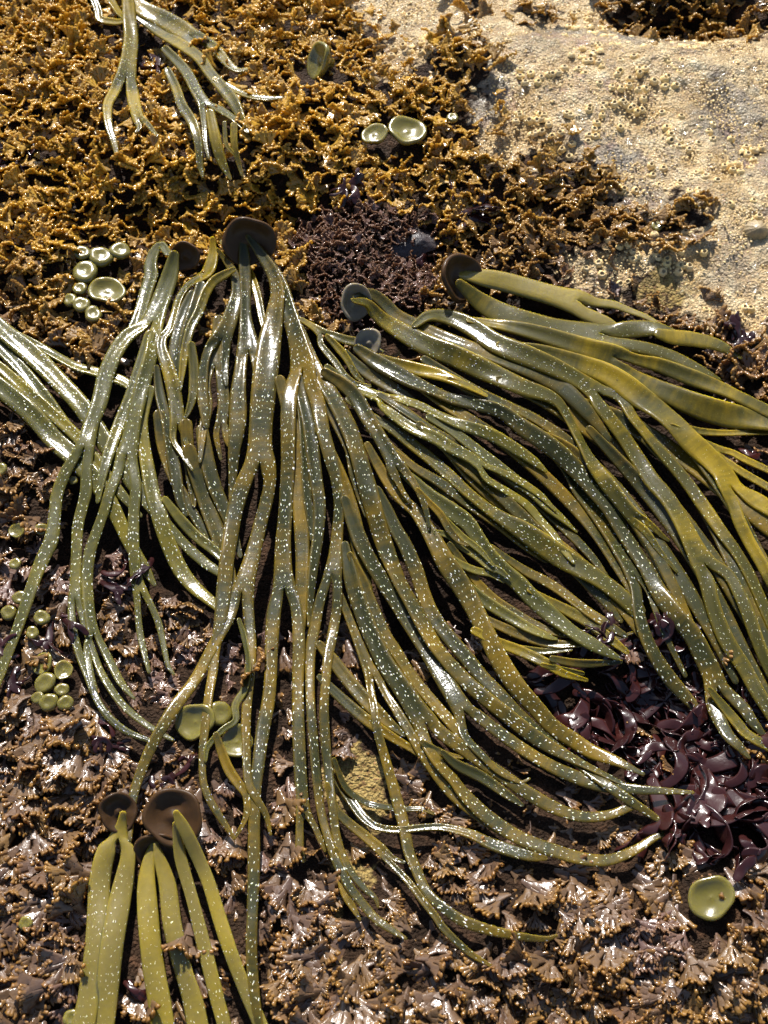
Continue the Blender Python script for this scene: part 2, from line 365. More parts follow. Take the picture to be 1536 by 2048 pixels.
# ------------------------------------------------------------------ straps: forked, rubbery ribbons swept along their course
RING = 16
TH = np.arange(RING) * 2 * math.pi / RING
RX, RTOP = np.cos(TH), np.sin(TH) > 1e-6
def zprof(x, t, conc):
    e = np.sqrt(np.clip(1 - np.abs(x) ** (2.15 + 1.5 * min(conc, .7)), 0, 1))
    top = t / 2 * e * (1 - conc * np.exp(-(x / .62) ** 4)); bot = -t / 2 * e
    return np.where(RTOP, top, bot)
def sm(a, k):
    if len(a) < 4: return a
    k = max(1, min(k, len(a) // 2)); w = np.hanning(2 * k + 3)[1:-1]; w /= w.sum()
    return np.convolve(np.pad(a, k, mode='edge'), w, 'valid')
def mx(a, k):
    p = np.pad(a, k, mode='edge'); return np.max([p[i:i + len(a)] for i in range(2 * k + 1)], axis=0)
def T(s, *kids): return (np.array([[float(v) for v in q.split(',')] for q in s.split()]), kids)
def spline(P, step, pre=None):
    """Catmull-Rom through P, resampled evenly in the first two columns"""
    a = np.vstack([(2 * P[0] - P[1]) if pre is None else pre, P, 2 * P[-1] - P[-2]]); out = []
    for i in range(1, len(a) - 2):
        p0, p1, p2, p3 = a[i - 1:i + 3]; n = 14; u = np.linspace(0, 1, n, endpoint=False)[:, None]
        out.append(.5 * ((2 * p1) + (p2 - p0) * u + (2 * p0 - 5 * p1 + 4 * p2 - p3) * u ** 2 + (3 * p1 - p0 - 3 * p2 + p3) * u ** 3))
    q = np.vstack(out + [a[-2:-1]]); s = np.r_[0, np.cumsum(np.hypot(*np.diff(q[:, :2], axis=0).T))]
    n = max(5, int(s[-1] / step) + 1); t = np.linspace(0, s[-1], n)
    return np.stack([np.interp(t, s, q[:, k]) for k in range(q.shape[1])], -1)
def frames(C, roll):
    Tn = np.gradient(C, axis=0); Tn /= np.linalg.norm(Tn, axis=1)[:, None] + 1e-12
    S0 = np.cross(Tn, [0, 0, 1.0]); S0 /= np.linalg.norm(S0, axis=1)[:, None] + 1e-9
    Nv = np.cross(S0, Tn); c, s = np.cos(roll)[:, None], np.sin(roll)[:, None]
    return Tn, c * S0 + s * Nv, c * Nv - s * S0
class Build:
    def __init__(s): s.V = []; s.F = []; s.U = []; s.A = []; s.n = 0; s.inner = []
    def add(s, R, U, A):
        R = R.reshape(-1, 3); i = s.n + np.arange(len(R)); s.V.append(R); s.U.append(U.reshape(-1, 2)); s.A.append(A.reshape(-1)); s.n += len(R); return i
    def rings(s, R, U, A, first=None):
        idx = s.add(R, U, A).reshape(-1, RING)
        if first is not None: idx = np.vstack([first, idx])
        nx = np.roll(idx, -1, axis=1)
        s.F.append(np.stack([idx[:-1], idx[1:], nx[1:], nx[:-1]], -1).reshape(-1, 4)); return idx[-1]
    def done(s): return np.vstack(s.V), np.vstack(s.F), np.vstack(s.U), np.concatenate(s.A)
def fork(B, last, pos, C, S, Nn, w, fert, v):
    """the two rings, welded to the parent's last ring, from which the two arms grow"""
    inner = np.array([pos[4] + (pos[12] - pos[4]) * k / 8 for k in range(1, 8)])
    ii = B.add(inner, np.tile([0.0, v], (7, 1)), np.full(7, fert(v))); B.inner.extend(ii.tolist())
    out = {}
    for side in (1, -1):
        if side == 1: ids = list(last[0:5]) + list(ii) + list(last[12:16]); ps = np.vstack([pos[0:5], inner, pos[12:16]])
        else: ids = [ii[3], ii[2], ii[1], ii[0]] + list(last[4:13]) + [ii[6], ii[5], ii[4]]; ps = np.vstack([inner[3], inner[2], inner[1], inner[0], pos[4:13], inner[6], inner[5], inner[4]])
        r = ps - (C + S * side * w / 4)
        out[side] = (np.array(ids), r @ S, r @ Nn)
    return out
def sweep(B, C, w, t, roll, conc, v0, fert, start=None, cap0=True, cap1=True):
    """one unforked length; start holds the welded first ring after a fork"""
    Tn, S, Nn = frames(C, roll)
    s = np.r_[0, np.cumsum(np.linalg.norm(np.diff(C, axis=0), axis=1))]
    if start is not None:
        b = (1 - sstep(0, .014, s))[:, None]
        S = S * (1 - b) + start['S'] * b; S -= Tn * np.sum(S * Tn, 1)[:, None]; S /= np.linalg.norm(S, axis=1)[:, None]; Nn = np.cross(S, Tn)
    R = []; U = []; A = []
    def ring(c, i, sc, vv):
        z = zprof(RX, t[i], conc[i]); x = RX * w[i] / 2; u0 = 0.0
        if start is not None:
            bl = float(1 - sstep(0, start['len'], s[i])); u0 = start['side'] * start['w'] / 4
            x = x * (1 - bl) + bl * start['x']; z = z * (1 - bl) + bl * start['z']
        R.append(c + sc * (x[:, None] * S[i] + z[:, None] * Nn[i]))
        U.append(np.stack([u0 + x, np.full(RING, vv)], -1)); A.append(np.full(RING, fert(vv)))
    if cap0:
        for q in (.99, .8, .45): ring(C[0] - Tn[0] * w[0] / 2 * q, 0, math.sqrt(1 - q * q), v0 - w[0] / 2 * q)
    for i in range(0 if start is None else 1, len(C)): ring(C[i], i, 1, v0 + s[i])
    lastpos = R[-1]
    if cap1:
        for q in (.45, .8, .99): ring(C[-1] + Tn[-1] * w[-1] / 2 * q * 1.3, -1, math.sqrt(1 - q * q), v0 + s[-1] + w[-1] / 2 * q)
    last = B.rings(np.array(R), np.array(U), np.array(A), None if start is None else start['ids'])
    return last, lastpos, S[-1], Nn[-1], v0 + s[-1]
def edge_glow_of(B, n):  # weight of the painted edge glow, strongest along both rims
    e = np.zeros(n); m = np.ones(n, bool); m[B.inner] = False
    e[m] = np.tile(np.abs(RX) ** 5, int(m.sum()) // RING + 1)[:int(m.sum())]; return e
STAMP = []
def lay(B, node, opt, par=None, depth=0):
    """lay one length of strap on what is already there and sweep it, then its forks"""
    P, kids = node
    pre = None
    if par is not None:
        e, d, side, wp = par['px'], par['dpx'], par['side'], par['wpx']
        perp = np.array([-d[1], d[0]])                       # to the right of the course as the photograph shows it
        st = e + perp * side * wp / 4
        P = np.vstack([[st[0], st[1], wp / 2], P]); L = np.hypot(*(P[1, :2] - st))
        pre = np.array([st[0] - d[0] * L, st[1] - d[1] * L, wp / 2])
    Q = spline(P, 6.5, pre); px, py, wp_ = Q[:, 0], Q[:, 1], np.clip(Q[:, 2], 4, None)
    z = ground(*at(px, py, 0.0)[:, :2].T) + .008
    for it in range(3):
        C = at(px, py, z); dep = pix(C[:, 0], C[:, 1], C[:, 2])[2]
        Tn = np.gradient(C[:, :2], axis=0); Tn /= np.linalg.norm(Tn, axis=1)[:, None] + 1e-9
        S2 = np.stack([Tn[:, 1], -Tn[:, 0]], -1)
        w = opt['ws'] * wp_ * dep / F / np.sqrt(S2[:, 0] ** 2 + (S2[:, 1] * .86) ** 2)
        t = np.clip(.34 * w, .0016, opt['tmax'])
        hs = np.array([height(C[:, 0] + S2[:, 0] * w * o, C[:, 1] + S2[:, 1] * w * o) for o in (-.42, -.22, 0, .22, .42)])
        hL, hR, h0 = hs[:2].max(0), hs[3:].max(0), hs[2]
        zc = np.maximum((hL + hR) / 2, h0)
        zn = sm(sm(mx(zc, 1), 9), 9) + t * .45 + .0004
        gz = ground(C[:, 0], C[:, 1]); zn = np.minimum(zn, gz + opt['cap'])
        z = .3 * z + .7 * zn
    roll = sm(np.clip(np.arctan2(hR - hL, .62 * w), -.5, .5), 14)
    ph = opt['rs'].uniform(0, 6.28, 3); sl = np.arange(len(z)) * 6.5
    roll = roll + opt['roll'] * (np.sin(sl / 75 + ph[0]) * .75 + np.sin(sl / 34 + ph[1]) * .25) * np.clip(sl / 60, 0, 1)
    if par is None: z = z + opt['lift'] * np.exp(-sl / opt['ld'])
    C = at(px, py, z)
    wob = 1 + .04 * np.sin(sl / 40 + ph[2]); w = w * wob
    start = None; v0 = opt['v0']
    if par is not None:
        want = par['C'] + par['S'] * par['side'] * par['w'] / 4
        C = C + (want - C[0]) * np.exp(-((sl / 70.0)[:, None]) ** 2)
        b = 1 - sstep(0, 60, sl); roll = roll * (1 - b) + par['roll'] * b
        w = w * (1 - b) + (par['w'] / 2) * b * (w / w) if False else np.where(sl < 1, par['w'] / 2, w * (1 - b) + b * (par['w'] / 2 * wp_ / (par['wpx'] / 2)))
        ids, x0, z0 = par['fk'][par['side']]; start = dict(ids=ids, x=x0, z=z0, side=par['side'], w=par['w'], S=par['S'], len=max(.75 * par['w'], .007)); v0 = par['v']
    s = np.r_[0, np.cumsum(np.linalg.norm(np.diff(C, axis=0), axis=1))]
    conc = opt['conc'] * (1 - opt['cd'] * sstep(.06, .22, v0 + s)) + .05
    t = np.clip(.34 * w, .0014, opt['tmax'])
    fert = lambda v: float(opt['fert'] * sstep(.012, .05, v))
    last, lpos, Se, Ne, ve = sweep(B, C, w, t, roll, conc, v0, fert, start, par is None, not kids)
    Tn, S, Nn = frames(C, roll)
    for i in range(len(C)):
        k = np.arange(-.5, .501, min(.25, .0009 / max(w[i], .002)))[:, None]
        pt = C[i] + S[i] * w[i] * k; STAMP.append(np.c_[pt[:, 0], pt[:, 1], pt[:, 2] + t[i] * .42])
        if i + 1 < len(C):
            pt = (C[i] + C[i + 1]) / 2 + S[i] * w[i] * k; STAMP.append(np.c_[pt[:, 0], pt[:, 1], pt[:, 2] + t[i] * .42])
    if kids:
        d = Q[-1, :2] - Q[-4, :2]; d /= np.hypot(*d); e = Q[-1, :2]; perp = np.array([-d[1], d[0]])
        lat = [float(np.dot(k[0][min(1, len(k[0]) - 1), :2] - e, perp)) for k in kids]
        fk = fork(B, last, lpos, C[-1], Se, Ne, w[-1], fert, ve)
        order = np.argsort(lat); sides = {order[0]: -1, order[-1]: 1}
        for i, k in enumerate(kids):
            lay(B, k, opt, dict(px=e, dpx=d, side=sides[i], wpx=wp_[-1], fk=fk, C=C[-1], S=Se, w=w[-1], roll=roll[-1], t=t[-1], conc=conc[-1], v=ve), depth + 1)
def strap(plant, tree, mat, conc=.75, roll=.18, lift=.004, fert=1.0, cap=.05, seed=0, tmax=.0046, ld=45.0):
    if mat == 'strap_yellow': tmax = min(tmax, .0040)
    B = Build(); global STAMP; STAMP = []
    lay(B, tree, dict(conc=conc, roll=roll, lift=lift, fert=fert, cap=cap, v0=0.0, rs=np.random.default_rng(seed), tmax=tmax, ld=ld, ws=.97 if mat == 'strap_base' else .88, cd=.35 if mat == 'strap_yellow' else .75))
    V, Fc, U, A = B.done()
    o = mesh_obj('strap', V - np.array(plant.location), Fc, M[mat], plant, U, {'fert': ('FLOAT', A), 'edge': ('FLOAT', np.tile(np.abs(RX) ** 5, len(A) // RING + 1)[:len(A)] if not len(B.inner) else edge_glow_of(B, len(A)))})
    st = np.vstack(STAMP); iy, ix = hidx(st[:, 0], st[:, 1]); np.maximum.at(HM, (iy, ix), st[:, 2]); COVER[iy, ix] = True
    return o

# ------------------------------------------------------------------ lathed bodies: buttons, discs, shells
def lathe(prof, seg, wob=0.0, seed=0, hole=None, stretch=1.0, wave=0.0):
    rs = np.random.default_rng(seed); a = np.arange(seg) * 2 * math.pi / seg
    k = 1 + wob * (np.sin(a * 2 + rs.uniform(0, 6)) + .6 * np.sin(a * 3 + rs.uniform(0, 6)) + .4 * np.sin(a * 5 + rs.uniform(0, 6)))
    V = []; 
    for r, z in prof: V.append(np.stack([np.cos(a) * r * k * stretch, np.sin(a) * r * k, np.full(seg, z)], -1))
    V = np.array(V); n = len(prof); rm = max(r for r, z in prof)
    if wave: V[:, :, 2] += wave * rm * (np.array([r for r, z in prof]) / rm)[:, None] ** 2 * (np.sin(2 * a + rs.uniform(0, 6)) + .7 * np.sin(3 * a + rs.uniform(0, 6)) + .4 * np.sin(5 * a + rs.uniform(0, 6)))[None]
    idx = np.arange(n * seg).reshape(n, seg); nx = np.roll(idx, -1, axis=1)
    Fc = np.stack([idx[:-1], nx[:-1], nx[1:], idx[1:]], -1).reshape(-1, 4)
    H = np.repeat(np.array(hole if hole is not None else [0] * n, float), seg)
    return V.reshape(-1, 3), Fc, H
def orient(o, loc, normal, spin=0.0):
    q = Vector(normal).normalized().to_track_quat('Z', 'Y') @ Matrix.Rotation(spin, 3, 'Z').to_quaternion()
    o.rotation_mode = 'QUATERNION'; o.rotation_quaternion = q; o.location = [float(v) for v in loc]
BTN = [(.05,-1.0),(.30,-.95),(.44,-.55),(.72,-.32),(.94,-.12),(1.0,.08),(.96,.25),(.84,.37),(.66,.42),(.48,.40),(.28,.33),(.12,.31),(.01,.32)]
CUP = [(.05,-1.0),(.24,-.9),(.34,-.55),(.64,-.30),(.92,-.06),(1.02,.14),(.99,.26),(.88,.28),(.72,.17),(.48,.06),(.26,.01),(.12,.03),(.01,.05)]
DISC = [(.05,-.55),(.25,-.5),(.45,-.30),(.80,-.14),(.98,.04),(1.03,.17),(.98,.25),(.88,.23),(.70,.08),(.45,-.05),(.25,-.04),(.14,.05),(.01,.08)]
# ------------------------------------------------------------------ purple ribbon weed
RING = 8; TH = np.arange(RING) * 2 * math.pi / RING; RX, RTOP = np.cos(TH), np.sin(TH) > 1e-6      # thin blades need fewer points round them
def ribbon(pl, p0, head, L, w, rs, lvl=2, rise=.5):
    B = Build()
    def rec(p, hd, el, L, w0, w1, lvl, roll0):
        k = 9; C = [np.array(p, float)]; h, e = hd, el; st = L / k
        dh, de = rs.normal(0, .12), rs.normal(-.07, .06)
        for i in range(k):
            h += dh + rs.normal(0, .05); e += de
            q = C[-1] + st * np.array([math.cos(h) * math.cos(e), math.sin(h) * math.cos(e), math.sin(e)])
            g0 = float(ground(q[0], q[1])) + .004; e = min(e, .55)
            q[2] = min(q[2], g0 + .013)
            if q[2] < g0: q[2] = .5 * q[2] + .5 * g0; e = max(e, .05)
            C.append(q)
        C = np.array(C); u = np.linspace(0, 1, len(C)); roll = roll0 + rs.normal(0, .5) * u + .4 * np.sin(u * rs.uniform(3, 7) + rs.uniform(0, 6)) * np.minimum(1, u * 3)
        w_ = w0 + (w1 - w0) * u ** 1.4
        if lvl == 0: w_ = w_ * np.clip(1.1 - (u - .45) ** 2 * 1.2, .3, 2)
        sweep(B, C, w_, np.full(len(C), .0010), roll, np.zeros(len(C)), 0.0, lambda v: 0.0, None)
        if lvl > 0:
            n = 2 if rs.random() < .75 else 3; Tn, S_, N_ = frames(C, roll)
            for i in range(n):
                q = i - (n - 1) / 2
                rec(C[-2] + S_[-1] * q * w1 / n * .9, h - q * rs.uniform(.55, .95), e + rs.normal(.1, .25), L * rs.uniform(.45, .75), w1 / n * 1.1, w1 / n * rs.uniform(1.1, 1.9), lvl - 1, float(roll[-1]))
    rec(p0, head, rise, L, w * .55, w, lvl, rs.normal(0, .35))
    V, Fc, U, A = B.done()
    return mesh_obj('blade', V - np.array(pl.location), Fc, M['purple'], pl)
PW = [ # x, y, blades, heading (degrees, 0 = right, 90 = up the picture), length px, width px, label
 (1075,1375,4,-20,80,24,0),(1110,1340,4,10,80,22,0),(1150,1390,4,-30,90,24,0),(1200,1340,4,20,80,24,0),(1215,1400,4,-20,100,26,0),(1260,1360,4,0,90,24,0),
 (1270,1440,4,-25,110,28,0),(1330,1400,4,-40,90,26,0),(1330,1480,5,-30,120,30,0),(1390,1440,4,-20,110,28,0),(1200,1460,3,-25,100,26,0),(1400,1530,5,-35,130,30,0),(1450,1500,4,-20,120,30,0),
 (1330,1560,4,-35,140,28,0),(1460,1580,4,-30,140,30,0),(1380,1620,4,-40,130,24,0),(1490,1640,4,-45,120,26,0),(1140,1440,3,-60,70,24,0),(1300,1290,3,30,60,24,0),
 (905,462,5,75,85,13,'dark purple weed with upright fingers beside the wet black stone'),
 (840,500,3,-60,60,12,'small blackish forked weed in the hollow left of the broad disc'),
 (1478,690,3,70,45,14,'small curled black weed on the rock at the tip of a broad strap'),
 (205,1500,3,60,50,14,'dull purple weed with short blades in the left turf above the small disc'),
 (330,1560,2,-20,50,14,'purple weed with flat blades lying above the wide dark disc'),
 (120,1240,3,-75,80,16,'slim purple blade hanging between pale straps above the button bunch'),
 (40,1330,2,-150,50,16,'folded purple blade at the left edge beside the button bunch'),
 (205,1170,3,-70,70,16,'red-purple weed in the gap between two pale straps'),
 (300,1110,2,-85,60,14,'red-brown blade in the shade of pale freckled straps'),
 (312,120,4,-50,55,20,'small red weed behind the pale straps at the top'),
 (0,350,3,60,70,22,'purple weed cut by the left edge in golden turf'),
 (690,370,3,-30,55,14,'small black forked weed in golden turf left of the rock'),
 (375,1890,2,60,50,18,'purple blade tip poking between the smooth bottom straps'),
 (255,1960,2,-80,60,14,'dark purple weed between the broad smooth straps at the bottom'),
  (1485,910,2,-50,40,14,'little purple weed showing between bright yellow-olive straps'),
]
for i, (bx, by, nb, hd, L, w, lab) in enumerate(PW):
    rs = np.random.default_rng(900 + i); p = at(bx, by, float(ground(*at(bx, by, 0.0)[:2])) + .004)
    sc = float(pix(*p)[2]) / F
    pl = empty('purple_weed', p, lab or 'dark purple ribbon weed in the tangled clump under the yellow strap tips', 'seaweed', None if lab else 'purple weeds of the tangled clump')
    for b in range(nb):
        q = p + np.array([rs.normal(0, .004), rs.normal(0, .004), rs.uniform(0, .004)])
        ribbon(pl, q, math.radians(hd) + rs.normal(0, .55), L * sc * rs.uniform(.6, 1.0), w * sc * rs.uniform(1.0, 1.75), rs, (2 if rs.random() < .8 else 1) if lab == 0 else 1, rs.uniform(.1, .7) if w > 13 else .7)

RING = 16; TH = np.arange(RING) * 2 * math.pi / RING; RX, RTOP = np.cos(TH), np.sin(TH) > 1e-6

# ------------------------------------------------------------------ the thongweed plants
def base(px, py, dz=.004):
    z = 0.0
    for _ in range(3):
        p = at(px, py, z); z = float(height(p[0], p[1])) + dz
    return at(px, py, z)
def plant(px, py, label, group='strap weeds'):
    p = base(px, py); p[2] -= .004
    return empty('thongweed', p, label, 'seaweed', group)
def disc(pl, px, py, r, normal, mat='disc', up=.010, prof=DISC, name='holdfast_disc', wob=.06, stretch=1.0, seed=1, label=None):
    p = base(px, py, up); d = float(pix(*p)[2]); R = r * d / F
    V, Fc, H = lathe([(a * R, b * R) for a, b in prof], 48, wob, seed, stretch=stretch, wave=.06)
    o = mesh_obj(name, V, Fc, M[mat], pl, attrs={'hole': ('FLOAT', H)})
    orient(o, p - np.array(pl.location), normal)
    if label: o['label'] = label
    return o
PL = {
 'A': plant(490, 520, 'largest strap weed, a thick fan of forked olive straps from an upright dark disc'),
 'B': plant(350, 545, 'strap weed with pale freckled straps sprawling down beside the cluster of round buttons'),
 'L': plant(4, 740, 'strap weed entering from the left edge, passing under pale freckled straps'),
 'D': plant(722, 640, 'strap weed with bright yellow-olive straps fanning right from a half-moon disc'),
 'E': plant(700, 735, 'strap weed in the middle whose thin yellow tips end above the purple weed'),
 'F': plant(925, 585, 'strap weed of three broad smooth straps lying against the bare rock'),
 'G': plant(345, 1690, 'strap weed with a wide dark disc and four smooth straps leaving at the bottom'),
 'K': plant(245, 1660, 'strap weed with a small half-hidden disc and one broad forked strap, bottom left'),
 'H': plant(262, 20, 'pale strap weed hanging in from the top edge over golden turf'),
}
disc(PL['A'], 498, 482, 50, (.10, -.80, .62), up=.016, seed=2)
disc(PL['B'], 372, 512, 30, (-.25, -.7, .6), up=.008, seed=3)
disc(PL['D'], 710, 604, 35, (.45, -.62, .62), 'disc_pale', up=.012, seed=4)
disc(PL['E'], 737, 686, 28, (-.15, -.55, .8), 'disc_pale', up=.006, seed=5)
disc(PL['F'], 918, 556, 50, (.62, -.45, .6), up=.013, seed=6)
disc(PL['G'], 348, 1634, 56, (.05, -.30, .95), up=.012, seed=7, stretch=1.05)
disc(PL['G'], 316, 1702, 44, (.05, -.62, .75), up=.002, seed=8)
disc(PL['K'], 236, 1624, 38, (.30, -.35, .88), up=.010, seed=9)

LIST = []
def S(k, tree, mat, **kw): LIST.append((k, tree, mat, kw))
# --- bottom plants
S('K', T('246,1628,14 243,1650,22 238,1674,40', T('212,1702,40 200,1760,44 196,1830,44 190,1900,46 178,1990,52 165,2060,54 152,2130,54'),
   T('256,1705,30 251,1745,38 240,1800,44 226,1875,48 216,1960,50 205,2048,50 198,2130,50')), 'strap_base', conc=-.05, fert=1.0, roll=.3, lift=.012, tmax=.0065)
S('G', T('306,1688,12 299,1712,24 293,1760,36 296,1830,42 305,1920,46 318,2000,48 325,2048,48 335,2130,48'), 'strap_base', conc=-.05, fert=1.0, roll=.3, tmax=.0095)
S('G', T('312,1690,12 319,1716,24 335,1770,34 345,1850,38 362,1925,40 385,2000,42 395,2048,42 412,2130,42'), 'strap_base', conc=-.05, fert=1.0, roll=.3, tmax=.0095)
S('G', T('351,1648,12 361,1715,24 385,1800,26 410,1900,28 435,2000,30 448,2048,30 467,2130,30'), 'strap_base', conc=.1, fert=.9, roll=.1, lift=.020, ld=80, tmax=.0055)
S('G', T('352,1626,12 362,1646,22 380,1680,26 415,1760,28 440,1840,28 465,1915,28 495,1990,30 520,2048,30 548,2130,30'), 'strap_base', conc=.1, fert=.7, roll=.1, lift=.023, ld=80, tmax=.0055)
# --- top plant
S('H', T('185,-8,16 197,23,18 200,38,18 232,44,16 250,40,10'), 'strap_yellow', tmax=.0050, fert=.5)
S('H', T('215,-12,18 238,26,18 258,45,12'), 'strap_yellow', fert=.5)
S('H', T('335,140,18 352,176,22 364,211,24 384,243,24 396,281,20 399,322,16 405,352,8'), 'strap_yellow', tmax=.0050)
S('H', T('468,250,16 469,293,15 484,350,7'), 'strap_yellow', tmax=.0050, fert=.4)
S('H', T('449,245,10 452,287,10 466,306,7'), 'strap_yellow', tmax=.0050, fert=.4)
S('H', T('420,225,22 431,278,26 443,322,22 460,356,8'), 'strap_yellow', tmax=.0050)
S('H', T('430,158,12 487,188,20 530,197,18 562,195,7'), 'strap_yellow', fert=.3)
S('H', T('330,98,20 370,140,26 393,182,28 408,206,30', T('440,217,24 472,240,20 494,262,10'), T('408,249,12 411,287,11 417,315,7')), 'strap_yellow', tmax=.0050)
S('H', T('280,36,18 325,67,30 370,94,32 400,117,30 420,146,28 443,173,28 466,202,28 482,234,18 488,244,10'), 'strap_yellow', fert=.6, roll=.5)
S('H', T('245,-20,40 280,14,44 325,38,46 360,58,46 374,68,44', T('402,74,26 428,94,26 455,126,22 475,141,16 496,137,7'), T('384,86,18 388,92,10')), 'strap_yellow', tmax=.0050)
S('H', T('255,-20,28 258,30,32 262,75,34 258,117,36 253,150,44', T('228,184,24 215,211,22 217,249,18 229,287,15 235,318,8'),
   T('266,184,28 270,211,28 276,235,28', T('279,253,14 273,262,9'), T('296,248,14 314,271,8'))), 'strap_yellow', tmax=.0050)
# --- left edge plant
S('L', T('-40,650,25 0,695,30 40,735,30 90,795,30 130,850,28 160,880,26 200,930,26 235,980,22 262,1015,12'), 'strap_pale')
S('L', T('-40,705,20 0,735,25 40,770,26 90,815,26 150,870,26 190,920,26 240,985,22 280,1030,10'), 'strap_pale')
S('L', T('38,672,18 100,705,24 150,732,26 195,745,26 250,765,24 290,800,14'), 'strap_pale', roll=.5)
S('L', T('-40,610,30 0,655,40 60,705,44 120,765,44 165,815,42 200,870,40 240,930,36 280,985,34 325,1040,28 365,1085,24 409,1125,24 440,1146,20 462,1165,12'), 'strap_pale')
S('L', T('-40,745,35 0,775,40 60,825,42 110,880,44 150,915,44 190,960,42 225,1015,36 260,1088,28 288,1135,24 308,1168,10'), 'strap_pale')
# --- plant B
S('B', T('335,506,18 322,490,22 308,505,26 301,530,30 302,552,32 292,585,32 282,620,30 268,655,28 240,700,22 225,740,14'), 'strap_pale', lift=.008)
S('B', T('300,670,26 280,735,30 262,790,30 238,850,28 218,905,26 205,950,22 196,1000,14'), 'strap_pale')
S('A', T('318,830,26 325,890,26 345,950,26 372,1000,24 400,1050,22 430,1090,20 450,1115,10'), 'strap')
S('A', T('372,850,30 378,920,26 385,975,22 388,1010,10'), 'strap')
S('A', T('378,900,30 392,945,36 410,1000,38 425,1040,40 440,1080,38 458,1140,28 470,1180,12'), 'strap', fert=.7)
S('A', T('404,860,28 415,925,34 430,975,36 447,1015,32 465,1060,24 480,1110,12'), 'strap')
S('B', T('300,780,22 285,840,26 288,890,30 298,950,34 306,990,34 318,1030,36 336,1086,36 360,1138,36 386,1172,32 415,1197,26 445,1222,20 462,1245,10'), 'strap_pale')
S('B', T('331,1000,18 360,1038,24 391,1071,24 425,1098,22 458,1130,14'), 'strap_pale')
S('B', T('348,511,24 340,550,38 327,587,42 315,618,46 306,640,56',
   T('280,650,32 252,672,36 230,706,37 212,750,38 199,805,38 182,850,36 170,892,46',
     T('130,945,28 114,990,28 110,1025,28 103,1078,34 86,1117,34 70,1156,32 52,1208,30 34,1260,28 16,1307,28 -4,1358,28 -40,1440,26'),
     T('174,940,24 172,985,28 166,1010,28 156,1052,28 153,1104,26 151,1160,26 150,1195,30',
       T('143,1235,17 149,1273,18 160,1312,18 175,1352,17 192,1395,16 215,1432,16 252,1462,14 300,1482,9'),
       T('166,1240,14 185,1300,16 205,1350,17 240,1403,17 280,1440,16 320,1466,13 344,1479,8'))),
   T('310,680,32 300,720,34 284,775,36 270,828,36 262,870,38 254,908,46',
     T('234,945,24 217,990,26 208,1022,26 193,1065,26 180,1104,26 174,1156,26 177,1208,27 182,1245,28 186,1265,32',
       T('173,1296,16 177,1333,17 184,1365,17 195,1402,16 222,1437,15 257,1464,13 302,1481,8'),
       T('208,1296,18 224,1330,19 242,1365,18 267,1396,8')),
     T('269,948,24 272,980,26 268,1020,27 267,1060,27 268,1104,26 273,1156,26 280,1183,32',
       T('275,1218,14 279,1260,15 287,1300,14 298,1343,9'), T('304,1214,14 318,1249,15 328,1294,13 336,1330,11 347,1348,7')))), 'strap_pale', lift=.010)
# --- fringe of plant A beside plant B
S('A', T('385,590,26 370,622,30 358,662,34 350,712,34 352,762,26 350,790,12'), 'strap')
S('A', T('402,572,26 390,620,34 376,660,30 366,700,22 362,740,10'), 'strap')
S('A', T('313,735,14 320,790,24 333,842,26 341,893,28 352,950,28 360,1000,22 372,1028,10'), 'strap')
S('A', T('383,690,18 388,740,24 386,790,22 377,822,14 370,835,8'), 'strap_yellow', fert=.7)
S('A', T('437,640,26 434,690,32 430,728,40', T('410,770,24 414,815,24 405,865,20 400,922,9'), T('446,775,26 448,810,28 443,845,28', T('432,872,14 441,917,8'), T('458,880,22 470,905,10'))), 'strap')
S('A', T('425,478,12 426,500,18 424,520,28 415,545,34 398,558,30 375,572,22 358,597,20 348,630,20 338,660,22 325,675,24 323,697,26 334,730,30 345,770,32 352,810,32 355,845,36',
   T('370,872,16 376,892,9'), T('346,880,14 362,906,12 384,938,7')), 'strap_yellow', roll=.35, lift=.012)
S('A', T('466,540,14 448,550,20 427,563,20 411,587,22 398,623,22 382,654,22 372,690,20 366,730,17 360,778,8'), 'strap_yellow', roll=.4, lift=.010)
S('A', T('436,500,10 452,522,16 468,547,22 474,577,26 470,605,32 461,635,36 451,660,40 445,674,46', T('416,700,22 407,735,26 405,785,26 408,815,24 412,850,16'), T('453,700,20 450,735,18 453,768,9')), 'strap', lift=.010)
S('A', T('440,482,10 455,494,13 475,512,14 500,545,16 515,590,18 525,640,16 540,690,10'), 'strap_yellow', fert=.7)
# --- thin tips of plant E
S('E', T('1105,1318,14 1150,1326,16 1184,1327,16 1240,1324,9'), 'strap')
S('E', T('1085,1330,10 1120,1338,12 1164,1347,9'), 'strap_yellow', fert=.3)
S('E', T('960,1270,14 1015,1293,18 1080,1303,16 1141,1300,7'), 'strap_yellow', fert=.3)
S('E', T('950,1262,20 995,1285,24 1030,1298,24 1054,1308,24 1093,1327,22 1127,1347,16 1172,1360,8'), 'strap_yellow', fert=.7)
S('E', T('930,1200,18 963,1233,20 1015,1259,22 1054,1274,22 1106,1288,20 1158,1288,16 1210,1282,12 1264,1266,6'), 'strap', fert=.5)
S('E', T('900,1090,14 930,1130,16 955,1165,20 989,1199,22 1028,1225,22 1067,1248,20 1106,1264,18 1158,1272,14 1190,1278,8'), 'strap', fert=.8)
S('E', T('870,1100,16 905,1140,20 925,1165,24 965,1199,26 1000,1222,26 1054,1254,24 1093,1272,18 1111,1278,8'), 'strap_pale', fert=.6)
